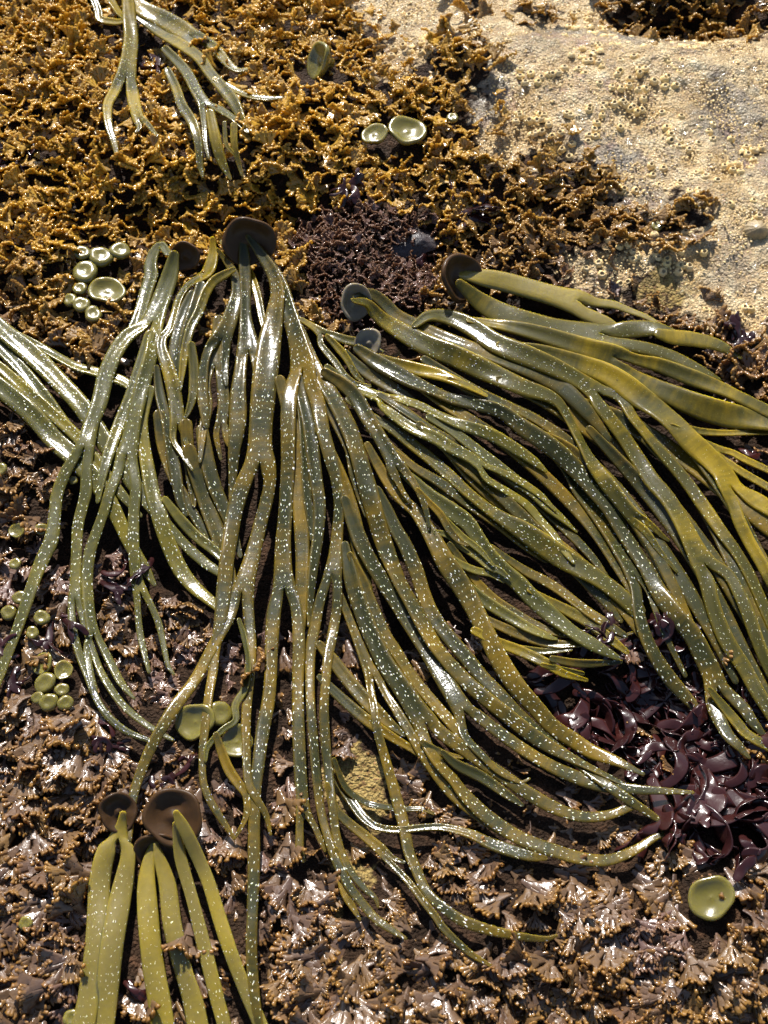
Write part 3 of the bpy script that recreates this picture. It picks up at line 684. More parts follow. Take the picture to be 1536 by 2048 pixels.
# --- deep straps of the right-hand mass
for pts in ('850,720,20 960,790,34 1080,850,38 1180,930,40 1270,1030,40 1350,1140,38 1420,1260,30 1470,1360,16', '1000,760,20 1120,820,36 1230,900,40 1330,1000,40 1420,1110,40 1500,1240,36 1570,1370,30',
            '1150,800,24 1260,850,40 1370,920,44 1460,990,44 1570,1080,40', '780,800,20 880,880,30 960,970,32 1060,1050,34 1150,1120,34 1230,1200,28 1280,1270,14',
            '800,745,18 900,815,28 1000,880,30 1090,955,30 1170,1040,30 1240,1140,28 1285,1220,14', '1180,860,20 1290,980,34 1370,1090,36 1440,1210,34 1500,1330,30 1560,1440,24', '840,850,18 930,930,26 1010,1000,28 1100,1090,28 1190,1180,26 1240,1240,12',
            '900,760,16 1000,805,24 1090,850,26 1170,915,26 1240,1000,26 1310,1110,26 1360,1220,22 1400,1310,10', '1240,760,18 1330,840,28 1400,920,30 1470,1020,30 1530,1130,28 1590,1240,26', '1060,860,16 1140,900,26 1220,980,28 1290,1070,28 1340,1160,26 1390,1270,22 1420,1350,10',
            '1290,880,16 1360,950,26 1420,1040,28 1470,1140,28 1520,1250,26 1580,1380,24', '760,790,16 850,850,22 930,900,24 1020,960,24 1100,1030,24 1180,1110,22 1230,1180,10', '740,860,16 810,920,22 880,985,24 940,1060,24 1000,1130,22 1060,1190,20 1100,1225,9'):
    S('D', T(pts), 'strap', fert=.6)
for pts in ('560,760,24 590,880,34 600,1000,36 605,1120,34 600,1240,28 590,1340,14', '640,860,24 690,980,34 720,1100,36 740,1220,34 790,1340,30 850,1430,20'):
    S('A', T(pts), 'strap', fert=.5)
S('E', T('1060,1180,14 1085,1195,18 1132,1220,26 1171,1241,28 1210,1270,26 1252,1303,12'), 'strap_yellow', fert=.6)
S('E', T('985,1095,16 1015,1118,20 1054,1144,24 1093,1164,24 1132,1190,24 1171,1220,26 1210,1246,26 1248,1270,14'), 'strap', fert=.9)
S('E', T('790,905,14 834,938,22 873,961,26 912,988,28 951,1016,28 1000,1050,28 1050,1090,24 1090,1120,12'), 'strap')
S('E', T('700,800,20 745,835,22 782,855,26 821,886,28 860,917,28 899,951,28 939,988,28 978,1019,30 1010,1040,34 1041,1058,40 1080,1085,44 1119,1112,46 1158,1135,48 1197,1158,46 1240,1190,40 1270,1222,28 1292,1252,12'), 'strap_yellow')
S('E', T('860,835,20 895,855,24 935,885,26 989,928,30 1028,959,30 1062,982,30 1096,1014,32 1127,1040,24 1151,1062,9'), 'strap_pale')
S('E', T('690,705,18 720,735,26 760,762,28 800,785,24 830,805,14'), 'strap')
S('E', T('655,735,16 700,768,22 735,785,28 762,795,36',
   T('799,795,22 838,810,24 877,830,26 913,846,26 950,858,26 989,873,26 1028,896,26 1067,922,20 1091,942,8'),
   T('768,818,22 792,836,24 825,857,26 865,873,28 900,894,28 940,915,30 962,932,32', T('975,962,20 1015,985,22 1054,1011,22 1080,1040,20 1106,1068,18 1127,1100,16 1146,1124,9'), T('1000,940,16 1040,962,18 1080,990,16 1110,1020,8'))), 'strap_pale')
S('E', T('800,940,20 825,960,26 860,993,32 899,1021,36 933,1045,36 955,1075,34 976,1105,32 1007,1140,34 1040,1170,36 1067,1199,36 1106,1233,38 1145,1264,38 1184,1288,34 1232,1314,14'), 'strap_pale', fert=.8)
S('E', T('604,640,14 630,656,20 643,666,28', T('642,690,14 655,707,16 672,727,16 690,752,16 712,768,14 738,772,8'), T('668,670,20 692,679,22 722,686,22 748,697,16 762,702,9')), 'strap_yellow', roll=.4)
S('E', T('655,673,12 680,700,18 695,720,16 712,750,14 725,762,8'), 'strap_yellow', roll=.4)
S('E', T('881,1094,12 912,1123,18 951,1141,18 980,1147,16 1006,1162,8'), 'strap_pale')
S('E', T('872,1065,12 897,1071,16 918,1089,18 952,1112,18 978,1133,16 1000,1142,14 1018,1157,8'), 'strap_pale')
S('E', T('892,1040,12 925,1073,14 959,1100,14 986,1130,7'), 'strap_pale')
S('E', T('835,980,12 855,1002,14 881,1029,16 899,1060,16 918,1081,14 933,1089,8'), 'strap')
# --- plant F by the rock
S('F', T('925,551,22 960,555,34 1000,562,38 1050,575,42 1110,592,46 1150,603,56', T('1190,603,20 1227,609,20 1261,622,16 1292,634,13 1326,652,8'), T('1168,628,28 1190,637,28 1216,647,24 1240,658,12')), 'strap_base', conc=.15, fert=.05, lift=.012, tmax=.0065)
S('F', T('1320,668,26 1345,674,36 1383,678,38 1422,686,34 1448,696,28 1480,715,8'), 'strap_yellow', conc=.1, fert=.5, tmax=.0065)
S('F', T('920,568,22 968,608,46 1028,638,54 1093,655,56 1150,663,58 1195,668,64', T('1240,658,38 1279,656,40 1313,657,38 1338,662,26'), T('1228,690,30 1266,694,32 1305,701,34 1344,714,34 1383,732,30 1417,749,22 1436,757,10')), 'strap_yellow', conc=.1, fert=.6, lift=.010, tmax=.0065)
# --- plant D
S('D', T('1330,838,12 1350,848,14 1396,862,16 1448,866,14 1500,865,14 1590,864,14'), 'strap_yellow', fert=.2)
S('D', T('1345,855,18 1370,870,24 1410,890,26 1436,903,30', T('1464,904,16 1500,923,18 1590,965,16'), T('1455,926,16 1482,944,20 1520,965,20 1590,1005,20')), 'strap_yellow', fert=.5)
S('D', T('712,595,16 740,588,26 766,604,30 792,630,32 825,648,34 865,667,36 900,682,38 950,700,40 1020,725,42 1080,748,42 1130,780,38 1180,830,32 1215,875,16'), 'strap', fert=.35, lift=.014)
S('D', T('760,715,18 790,726,24 830,738,30 880,750,30 930,770,24 970,790,10'), 'strap_yellow', fert=.3, roll=.5)
S('D', T('940,640,16 980,647,26 1028,655,34 1088,670,38 1168,695,42 1222,712,52', T('1252,748,42 1292,767,46 1344,790,48 1396,812,50 1448,828,50 1500,838,48 1590,855,46'), T('1270,718,24 1318,730,30 1370,750,34 1410,765,36 1448,780,36 1500,805,34 1590,850,32')), 'strap_yellow', fert=.25, roll=.35)
S('D', T('1075,880,10 1095,900,12 1132,940,22 1158,982,32 1184,1016,36 1210,1055,38 1236,1099,38 1255,1130,40 1266,1148,46',
   T('1270,1182,28 1277,1226,30 1292,1275,34 1313,1317,36 1339,1356,34 1365,1387,30 1396,1419,20 1420,1437,7'), T('1297,1178,14 1308,1210,14 1322,1250,14 1345,1300,14 1370,1350,10')), 'strap', fert=.9)
S('D', T('716,698,22 747,720,34 786,742,36 825,763,34 865,781,32 903,797,32 950,808,28 1002,823,28 1041,852,34 1080,878,38 1119,907,40 1158,946,40 1184,977,38 1218,1016,38 1244,1060,38 1268,1099,38 1294,1139,38 1318,1184,38 1352,1231,40 1383,1268,42 1409,1317,46 1425,1350,50 1432,1372,56',
   T('1424,1410,30 1438,1440,32 1456,1471,30 1477,1492,24 1497,1514,9'), T('1466,1392,28 1488,1416,28 1508,1447,24 1531,1474,11')), 'strap', roll=.25)
S('D', T('1420,1380,14 1446,1412,24 1475,1447,30 1500,1473,28 1570,1510,22'), 'strap_yellow')
S('D', T('1000,690,18 1060,700,30 1110,712,36 1175,733,44 1214,748,48 1245,767,52 1279,793,54 1318,821,54 1350,848,54 1383,884,54 1417,915,54 1445,945,58 1458,968,66', T('1505,990,44 1545,1020,42 1600,1060,40'), T('1466,1015,30 1478,1045,30 1500,1087,28 1527,1134,26 1580,1235,24')), 'strap_yellow', fert=.4, roll=.3)
S('D', T('830,650,16 858,632,30 900,635,40 945,655,44 990,685,46 1050,710,46 1110,735,44 1160,762,44 1190,782,54',
   T('1196,812,34 1218,838,36 1248,876,36 1276,918,36 1303,960,38 1325,985,40 1344,1010,42 1370,1056,46 1391,1098,50 1406,1124,60', T('1412,1164,36 1422,1200,36 1435,1240,36 1456,1286,36 1488,1335,34 1514,1382,34 1538,1420,32 1580,1490,28'), T('1456,1146,28 1477,1183,30 1495,1225,30 1514,1278,28 1535,1330,26 1580,1420,24')),
   T('1240,792,24 1266,834,28 1292,868,28 1323,905,28 1352,938,28 1376,968,28 1407,1012,30 1441,1061,30 1472,1103,30 1495,1142,30 1516,1186,28 1536,1233,28 1580,1330,26')), 'strap_yellow', fert=.8, roll=.3)
S('D', T('708,602,16 734,608,26 760,635,34 790,655,40 825,675,46 865,695,48 908,712,48 968,740,46 1048,775,40 1093,790,34 1119,808,28 1138,839,26 1158,878,30 1184,925,32 1210,961,34 1242,1003,34 1264,1030,34', T('1290,1063,18 1320,1103,13 1353,1143,7'), T('1302,1050,16 1325,1072,11 1336,1080,7')), 'strap_yellow', fert=.8, roll=.35, lift=.016)
# --- lower middle of plant A, trailing tips
S('A', T('640,1290,20 665,1320,30 700,1365,32 735,1405,32 770,1440,26 805,1468,12'), 'strap')
S('A', T('640,1355,16 660,1375,22 700,1412,24 740,1445,24 785,1475,20 822,1497,15 848,1518,8'), 'strap')
S('A', T('845,1485,12 860,1495,16 890,1508,14 923,1515,7'), 'strap')
S('A', T('885,1505,12 915,1530,20 965,1555,24 1015,1590,20 1043,1609,9'), 'strap')
S('A', T('700,1110,16 725,1160,22 745,1215,28 770,1270,30 790,1300,32 815,1340,32 845,1380,30 875,1415,28 905,1450,26 938,1498,12'), 'strap')
S('A', T('665,1150,12 680,1190,16 697,1233,20 717,1285,24 735,1330,30 744,1348,38',
   T('741,1384,18 748,1420,20 754,1459,20 769,1512,22 788,1579,26 807,1649,26 817,1701,26 833,1740,26 854,1785,24 887,1816,22 926,1842,22 979,1860,20 1040,1873,16 1090,1878,11 1113,1871,6'),
   T('771,1384,18 793,1420,20 821,1467,22 852,1519,24 900,1584,22 952,1628,22 1005,1665,20 1060,1690,18 1118,1708,9')), 'strap')
S('A', T('690,1090,20 704,1160,36 725,1225,38 746,1277,40 772,1329,42 803,1374,44 829,1415,46 848,1443,54',
   T('884,1466,28 925,1496,30 965,1525,30 1000,1548,30 1058,1588,28 1118,1620,28 1168,1634,26 1218,1630,22 1266,1613,15 1291,1616,8'),
   T('850,1484,28 876,1525,30 907,1560,30 930,1590,32 978,1636,34 1043,1678,34 1118,1705,30 1168,1718,28 1218,1720,26 1268,1701,22 1308,1676,16 1346,1661,7')), 'strap', roll=.25)
S('A', T('690,1000,22 705,1040,32 720,1080,36 735,1112,36 757,1150,38 788,1199,36 821,1251,36 855,1303,36 886,1355,40 912,1398,44 926,1420,50',
   T('921,1450,22 931,1477,22 965,1512,18 1000,1545,13 1040,1564,9 1058,1558,6'), T('962,1434,28 993,1460,30 1048,1500,32 1118,1540,32 1193,1568,28 1260,1578,22 1330,1582,16 1384,1585,8')), 'strap')
S('A', T('755,980,20 775,1020,26 790,1055,30 810,1090,32 832,1140,34 848,1190,34 868,1235,34 900,1277,32 933,1316,32 965,1355,32 1000,1389,32 1050,1440,30 1110,1492,28 1180,1545,26 1250,1595,22 1300,1628,15 1328,1647,8'), 'strap')
S('A', T('735,890,16 756,930,22 780,970,26 803,998,28 829,1021,30 850,1050,34 868,1081,38 892,1125,42 925,1175,44 946,1212,44 972,1265,42 1002,1325,42 1036,1376,40 1075,1420,38 1106,1454,36 1145,1480,34 1184,1504,30 1236,1524,22 1284,1547,10'), 'strap', roll=.25)
S('A', T('650,745,20 688,770,28 712,795,32 735,835,34 760,875,32 783,915,36 790,930,44', T('797,968,14 808,988,12 820,1004,9'), T('826,962,16 845,998,16 855,1032,12 858,1053,8')), 'strap', roll=.3)
S('A', T('650,800,16 668,840,18 690,880,22 703,905,28 710,945,30 722,995,20 732,1030,10'), 'strap')
S('A', T('600,800,16 606,860,20 610,930,22 613,982,22 620,1034,18 624,1078,10'), 'strap')
S('A', T('598,755,20 606,800,28 617,846,30 625,900,32 632,960,32 639,1010,30 636,1070,26 628,1125,24 622,1185,20 618,1250,10'), 'strap')
S('A', T('565,570,18 595,650,24 622,715,30 648,765,36 672,805,40 695,850,42 712,895,42 728,950,44 742,1000,44 757,1055,40 777,1112,38 800,1165,38 822,1205,40 847,1251,40 873,1295,38 912,1342,36 955,1384,34 1010,1428,32 1075,1478,30 1140,1515,26 1200,1545,20 1250,1570,9'), 'strap', roll=.3)
# tails below plant A's middle
S('A', T('660,1540,16 705,1605,24 728,1636,22 755,1654,16 796,1660,15 848,1655,16 890,1655,18 940,1668,22 980,1687,26 1018,1700,28 1060,1712,22 1088,1716,12'), 'strap')
S('A', T('668,1520,12 692,1576,16 731,1605,15 770,1614,14 809,1618,13 843,1618,12 866,1627,7'), 'strap', roll=.4)
S('A', T('672,1700,14 680,1740,20 690,1785,20 710,1822,13 719,1838,7'), 'strap')
S('A', T('654,1570,14 670,1615,20 692,1641,20 731,1673,22 760,1698,26', T('784,1730,14 817,1764,16 843,1798,16 870,1832,16 890,1860,16 938,1905,14 981,1931,8'), T('785,1715,12 806,1724,8')), 'strap')
S('A', T('486,485,18 489,524,26 491,576,26 491,628,28 495,672,42 497,696,54', T('480,735,28 476,785,36 476,830,40 473,865,36 468,905,28 466,945,22 463,1000,12'), T('514,738,18 512,780,16 510,820,9')), 'strap', lift=.014)
S('A', T('508,480,14 535,520,24 560,570,34 578,625,36 592,670,44 601,708,58 605,732,70',
   T('580,768,36 576,820,36 576,872,36 576,925,36 573,982,36 570,1034,36 566,1086,38 566,1138,42 568,1172,52',
     T('547,1224,32 543,1290,31 541,1355,30 536,1407,30 526,1459,30 519,1511,29 511,1578,28 508,1656,27 508,1708,27 507,1760,27 505,1812,26 503,1900,26 508,1980,24 520,2060,20 530,2130,18'),
     T('594,1220,26 598,1290,28 596,1355,28 596,1420,28 598,1485,28 601,1550,29 605,1600,31 607,1625,38', T('598,1670,18 599,1700,18 606,1720,10'), T('632,1655,14 642,1680,13 650,1701,7'))),
   T('625,770,32 637,807,34 646,860,34 660,912,32 672,956,28 678,1008,26 675,1060,28 671,1108,34 666,1146,44',
     T('639,1202,24 630,1251,25 621,1303,24 620,1368,22 622,1420,22 627,1485,22 633,1552,21 641,1617,20 654,1669,20 672,1721,20 699,1773,20 725,1807,20 752,1838,20 790,1864,15 810,1876,8'),
     T('675,1210,22 666,1264,23 656,1316,23 651,1368,22 648,1420,22 651,1485,22 658,1552,21 667,1630,20 675,1682,20 696,1734,18 725,1773,15 750,1796,12 756,1813,7'))), 'strap', lift=.010)
S('A', T('432,1470,14 445,1508,22 458,1540,24 477,1568,22 492,1590,18 494,1625,15 485,1650,10 471,1674,7'), 'strap', roll=.5)
S('A', T('497,475,14 520,505,22 545,545,30 555,585,36 550,620,44 540,680,52 532,740,56 526,800,58 522,850,56 520,895,58 520,922,70',
   T('487,962,36 470,1020,36 461,1073,36 453,1125,35 447,1190,34 440,1250,28 430,1300,24 426,1342,23 417,1394,22 411,1446,22 405,1510,17 407,1565,17 422,1604,18 446,1643,15 468,1676,8'),
   T('541,964,28 532,1008,30 521,1047,32 508,1100,36 494,1150,42 485,1182,52', T('458,1232,28 437,1272,30 414,1316,30 388,1363,28 350,1414,27 310,1480,25 285,1535,24 267,1590,22 260,1640,19 260,1680,9'),
     T('499,1246,26 502,1290,26 500,1342,24 495,1394,22 492,1446,22 493,1510,21 497,1565,20 514,1599,17 532,1630,13 541,1668,7'))), 'strap', lift=.016)
S('A', T('478,1240,10 489,1277,14 497,1329,16 490,1376,20 471,1410,18 471,1441,14 445,1460,13 416,1493,13 411,1520,9'), 'strap_pale', fert=.3, roll=.5)
for i, (k, tree, mat, kw) in enumerate(LIST): strap(PL[k], tree, mat, seed=100 + i, **kw)
print('strap pile height', float((HM - ground(hx, hy)).max()))

# ------------------------------------------------------------------ young buttons
BT = [ # x, y, radius, normal, profile, label
 (165,507,17,(0.1,-0.03,1),BTN,'round olive button, top left of the cluster beside the pale straps'),
 (202,515,23,(0.15,-0.052,1),BTN,'glinting olive button in the upper middle of the cluster of nine'),
 (240,503,20,(0.2,-0.045,1),BTN,'olive button in the upper right of the cluster of nine, nearest the strap base'),
 (171,546,26,(0,-0.06,1),BTN,'domed yellow-olive button in the middle of the cluster of nine'),
 (215,584,32,(0.05,-0.045,1),CUP,'largest cup-shaped olive button of the cluster of nine'),
 (160,578,14,(0,-0.075,1),BTN,'half-hidden olive button under the middle of the cluster of nine'),
 (140,601,15,(-0.2,-0.06,1),BTN,'leftmost small button in the lower row of the cluster of nine'),
 (163,610,17,(0,-0.06,1),BTN,'middle button in the lower row of the cluster of nine'),
 (187,630,18,(0.1,-0.06,1),BTN,'lowest right button of the cluster of nine, dome-shaped'),
 (87,1328,23,(-0.5,-0.15,1),CUP,'tilted oval button at the top of the bunch near the left edge'),
 (127,1341,19,(0.2,-0.1,1),CUP,'shiny grey-olive button, upper right of the bunch near the left edge'),
 (91,1367,21,(-0.1,-0.15,1),BTN,'plump yellow-olive button in the middle of the bunch near the left edge'),
 (124,1380,14,(0.1,-0.1,1),BTN,'small dark olive button right of the plump one in the left bunch'),
 (98,1405,19,(0,-0.2,1),BTN,'lowest large button of the bunch near the left edge'),
 (131,1406,15,(0.2,-0.2,1),BTN,'small lowest right button of the bunch near the left edge'),
 (76,1396,13,(-0.3,-0.15,1),BTN,'small lowest left button of the bunch near the left edge'),
 (18,1226,16,(-0.1,-0.15,1),BTN,'round button at the left edge below the long pale strap'),
 (42,1196,15,(0,-0.15,1),BTN,'button peeping out beside the long pale strap, left edge'),
 (65,1266,13,(0.1,-0.1,1),BTN,'small grey-olive button right of the long pale strap'),
 (84,1236,16,(0.1,-0.1,1),BTN,'dark shaded button tucked against the right of the long pale strap'),
 (34,1062,16,(-0.2,-0.15,1),CUP,'glossy button under a brown fan frond at the left edge'),
 (84,1059,13,(0.3,-0.2,1),BTN,'bright yellow button touching the long pale strap'),
 (31,1128,12,(-0.1,-0.1,1),BTN,'small dim button among purple blades at the left edge'),
 (0,940,15,(0,-0.15,1),BTN,'olive button cut by the left edge below the crossing straps'),
 (147,961,9,(0,-0.15,1),BTN,'tiny button seen through the fork of the pale strap'),
 (392,1444,38,(-0.35,-0.23,1),CUP,'large oval olive cup half covered by straps, left one of the pair'),
 (474,1484,32,(0.1,-0.1,1),CUP,'pale rimmed cup half covered by straps, lower one of the pair'),
 (440,1428,24,(0.4,-0.1,1),BTN,'dark button in shade between the two strap-covered cups'),
 (1422,1796,42,(-0.2,-0.12,1),CUP,'big flat olive cup in the brown turf near the lower right corner'),
 (52,1846,14,(-0.1,-0.15,1),BTN,'single small button in the brown turf at bottom left'),
 (143,2036,17,(0.1,-0.1,1),BTN,'small button at the bottom edge beside the broad smooth strap'),
 (1380,1950,9,(0.1,-0.1,1),BTN,'tiny button in the brown turf below the big flat cup'),
 (750,270,25,(-0.2,-0.075,0.9),CUP,'tilted yellow-green cup, left one of the pair by the rock'),
 (814,264,36,(0.1,-0.068,1),CUP,'wide shallow yellow-green cup, right one of the pair by the rock'),
 (905,236,11,(0,-0.045,1),BTN,'tiny green button just right of the cup pair by the rock'),
 (640,122,34,(-0.85,-0.35,0.55),CUP,'upright crescent-shaped cup standing in golden turf at the top'),
 (1313,453,12,(0,-0.03,1),BTN,'tiny pale green button at the edge of the barnacled rock'),
]
for i, (x, y, r, nm, prof, lab) in enumerate(BT):
    p = base(x, y, 0.0); d = float(pix(*p)[2]); R = r * d / F; p = base(x, y, -R * .18)
    if 25 <= i <= 27 or COVER[hidx(p[0:1], p[1:2])][0]:                  # straps run over this one: it stands on the ground beneath them
        z = 0.
        for _ in range(3): q = at(x, y, z); z = float(ground(q[0], q[1])) + R * .6
        p = at(x, y, z)
    V, Fc, H = lathe([(a * R, b * R) for a, b in prof], 36, .045 if prof is BTN else .06, 50 + i, stretch=1.0 + .16 * ((i * 37 % 10) / 10), wave=.045)
    o = mesh_obj('seaweed_button', V, Fc, M['young'], attrs={'hole': ('FLOAT', H)})
    orient(o, p, nm, i * 1.3); tag(o, lab, 'seaweed button', 'young seaweed buttons')
    iy, ix = hidx(np.array([p[0]]), np.array([p[1]])); k = int(R / HS * 1.15); COVER[max(0, iy[0]-k):iy[0]+k, max(0, ix[0]-k):ix[0]+k] = True

# ------------------------------------------------------------------ the ground sheet itself, hollow under the draped mass of straps
def dil(m, k):
    for ax in (0, 1):
        c = np.cumsum(np.pad(m.astype(np.int32), [(k + 1, k) if a == ax else (0, 0) for a in (0, 1)]), axis=ax)
        m = (np.take(c, np.arange(2 * k + 1, c.shape[ax]), axis=ax) - np.take(c, np.arange(0, c.shape[ax] - 2 * k - 1), axis=ax)) > 0
    return m
CLOSED = ~dil(~dil(COVER, 6), 6) | COVER                      # straps and the dark gaps between them
hpx, hpy, _ = pix(hx, hy, 0.0)
HOL = (CLOSED & (hpy > 520) & (hpy < 1330)).astype(float)
for ax in (0, 1):
    c = np.cumsum(np.pad(HOL, [(9, 8) if a == ax else (0, 0) for a in (0, 1)], mode='edge'), axis=ax); HOL = (np.take(c, np.arange(17, c.shape[ax]), axis=ax) - np.take(c, np.arange(0, c.shape[ax] - 17), axis=ax)) / 17
inside = (GX > HX0) & (GX < HX0 + HS * (hxn - 1)) & (GY > HY0) & (GY < HY0 + HS * (hyn - 1))
GZ = GZ - np.where(inside, .016 * HOL[hidx(GX, GY)], 0)
gi = np.arange(GX.size).reshape(GX.shape)
gf = np.stack([gi[:-1, :-1], gi[:-1, 1:], gi[1:, 1:], gi[1:, :-1]], -1).reshape(-1, 4)
st_, oc_ = stains(GX, GY); zone = np.stack([rk, br, st_, oc_], -1).astype(np.float32)
g = mesh_obj('rocky_ground', np.stack([GX, GY, GZ], -1).reshape(-1, 3), gf, M['ground'], attrs={'zone': ('FLOAT_COLOR', zone.reshape(-1, 4))})
g['kind'] = 'structure'; g['label'] = 'sandy tan shore rock, bare and gritty towards the upper right corner'


# ------------------------------------------------------------------ frilly brown fronds
def frond_mesh(seed, hi, far=False):
    rs = np.random.default_rng(seed); K = 6 if hi else 5
    if K == 6: sx, sz = np.array([-.5, -.28, .28, .5, .28, -.28]), np.array([0, 1, 1, 0, -1, -1.])
    elif K == 5: sx, sz = np.array([-.5, -.2, .2, .5, 0]), np.array([0, 1, 1, 0, -1.])
    else: sx, sz = np.array([-.5, 0, .5, 0]), np.array([0, 1, 0, -1.])
    V = []; Fc = []; A = []; cnt = [0]
    def strip(cs, dirs, ws, ts, tips):
        k = len(cs); idx = cnt[0] + np.arange(k * K).reshape(k, K); nx = np.roll(idx, -1, axis=1)
        for c, d, w, t, tp in zip(cs, dirs, ws, ts, tips):
            s = np.array([math.cos(d), -math.sin(d)])
            V.append(np.c_[c[0] + s[0] * sx * w, c[1] + s[1] * sx * w, sz * t]); A.append(np.full(K, tp))
        Fc.append(np.stack([idx[:-1], nx[:-1], nx[1:], idx[1:]], -1).reshape(-1, 4)); cnt[0] += k * K
    def rec(p, a, w0, L, lvl):
        d = np.array([math.sin(a), math.cos(a)])
        if lvl == 3:
            r = rs.uniform(.070, .105) if far else rs.uniform(.048, .078); L = L * rs.uniform(.55, 1.1)
            u = (0, .55, .85, 1.0) if hi else (0, .7, 1.0)
            ws = (w0, r * 1.5, r * 2.0, r * .5) if hi else (w0, r * 2, r * .5)
            ts = (.022, .030, r * .9, r * .25) if hi else (.026, r * .85, r * .2)
            strip([p + d * L * q for q in u], [a] * len(u), ws, ts, (.25, .6, 1, 1) if hi else (.3, .9, 1)); return
        w1 = w0 * (rs.uniform(2.6, 3.2), rs.uniform(2.1, 2.7), rs.uniform(1.7, 2.2))[lvl]
        u = (0, .5, 1.0) if hi else (0, 1.0)
        strip([p + d * L * q for q in u], [a] * len(u), [w0 + (w1 - w0) * q ** 1.2 for q in u], [.026 if lvl == 0 else .022] * len(u), [lvl * .06] * len(u))
        n = (3 if rs.random() < .8 else 2) if lvl == 0 else (2 if rs.random() < (.55 if hi else .7) else 3)
        e = p + d * L; side = np.array([d[1], -d[0]]); spread = (.60, .40, .30)[lvl]
        for i in range(n):
            q = i - (n - 1) / 2
            rec(e + side * q * w1 / n * .95 - d * L * .15, a + q * spread + rs.normal(0, .09), w1 / n * 1.02, L * rs.uniform(.62, .95), lvl + 1)
    rec(np.array([0., 0.]), 0., rs.uniform(.11, .15), .36, 0)
    V = np.vstack(V); V /= np.hypot(V[:, 0], V[:, 1]).max(); A = np.concatenate(A)
    r = np.hypot(V[:, 0], V[:, 1]); th = np.arctan2(V[:, 0], V[:, 1])
    z = V[:, 2] + .13 * r ** 1.4 * np.sin(th * rs.uniform(3.5, 6) + rs.uniform(0, 6)) + .05 * r * np.sin(th * 9 + rs.uniform(0, 6)) + rs.uniform(-.25, .30) * V[:, 0] ** 2
    b = rs.uniform(-.9, .5); y = V[:, 1]                     # curl along the growing direction
    ang = b * y; y2 = np.where(abs(b) < 1e-3, y, np.sin(ang) / b) - z * np.sin(ang); z2 = (1 - np.cos(ang)) / b + z * np.cos(ang)
    return np.c_[V[:, 0], y2, z2], np.vstack(Fc), A
def basis(head, el, roll):
    g_ = np.stack([np.cos(head) * np.cos(el), np.sin(head) * np.cos(el), np.sin(el)], -1)
    s0 = np.stack([np.sin(head), -np.cos(head), 0 * head], -1); n0 = np.cross(s0, g_)
    c, s = np.cos(roll)[:, None], np.sin(roll)[:, None]
    X = c * s0 + s * n0; Z = np.cross(X, g_)
    return np.stack([X, g_, Z], -1)                           # columns
def scatter(step, lo, hi):
    x, y = np.meshgrid(np.arange(lo[0], hi[0], step), np.arange(lo[1], hi[1], step)); x = x.ravel(); y = y.ravel()
    x = x + rng.uniform(-.5, .5, x.size) * step; y = y + rng.uniform(-.5, .5, y.size) * step
    return x, y
def covered(x, y): return COVER[hidx(x, y)]
PINK = [(640,430),(760,410),(850,440),(890,520),(870,590),(800,640),(690,660),(620,600),(600,520),(580,460)]
def gaps(x, y): return CLOSED[hidx(x, y)]
x, y = scatter(.0084, (-.42, -.42), (.42, .64))
z = ground(x, y); px, py, d = pix(x, y, z)
stray = rng.normal(0, .011, (2, x.size)); turf = TURF[hidx(x + stray[0], y + stray[1])] & (~b_[hidx(x, y)] | (rng.random(x.size) < .12)) & ~covered(x, y) & ~(gaps(x, y) & (py < 1240) & (py > 480))
inner = (px > -80) & (px < 1616) & (py > -100) & (py < 2140)
pink = inpoly(px, py, PINK); purp = inpoly(px, py, PURP)
thin = vnoise(x * 45, y * 45, 77)
keep = turf & ((inner & ((thin > .10) | (py > 1500))) | (~inner & (rng.random(x.size) < .10))) & ~(purp & (rng.random(x.size) < .93))
keep &= ~pink
x2, y2 = scatter(.0052, (-.2, .0), (.2, .5)); z2 = ground(x2, y2); px2, py2, d2 = pix(x2, y2, z2)
k2 = inpoly(px2 + 30 * fbm(x2 * 60, y2 * 60, 151), py2 + 30 * fbm(x2 * 60, y2 * 60 + 3, 153), PINK) & ~covered(x2, y2) & TURF[hidx(x2, y2)]
one = np.ones(int(k2.sum()), bool)
x, y, z, px, py, d = [np.concatenate([a[keep], b[k2]]) for a, b in ((x, x2), (y, y2), (z, z2), (px, px2), (py, py2), (d, d2))]
pink = np.concatenate([np.zeros(int(keep.sum()), bool), one])
n = x.size
size = rng.uniform(.011, .0215, n) * (.75 + .6 * vnoise(x * 30, y * 30, 131)) * np.where(py > 1150, 1.08, 1) * np.where(pink, .58, 1) * np.where(py < 700, .92, 1.0)
head = np.where(py > 900, -math.pi / 2 + rng.normal(0, .85, n), rng.normal(-math.pi * .55, 1.25, n))
el = np.clip(rng.normal(np.where(py > 1100, .17, .46), .30, n), -.08, 1.25); el = np.where(pink, el + .3, el); roll = rng.normal(0, .42, n)
clump = vnoise(x * 55, y * 55, 123); z = z + rng.uniform(-.001, .003, n) + .006 * (clump - .3)
hit = np.zeros(n, bool)
for q in (.35, .65, .95): hit |= covered(x + np.cos(head) * size * q, y + np.sin(head) * size * q)
size *= np.where(hit, .72, 1); el = np.where(hit, np.minimum(el, .12), el); z = np.where(hit, ground(x, y) - .002, z)
gold = np.clip(sstep(900, 250, py) * sstep(1150, 500, px) + .45 * sstep(750, 300, py), 0, 1) * rng.uniform(.55, 1.15, n) + rng.uniform(0, .22, n)
dead = rng.random(n)
gold = np.where(pink, rng.uniform(0, .1, n), gold); dead = np.where(pink, 1, dead)
pinkish = np.where(pink, 1.0, sstep(.62, .75, vnoise(x * 26, y * 26, 141)) * sstep(300, 700, py) * .8)
Bs = basis(head, el, roll)
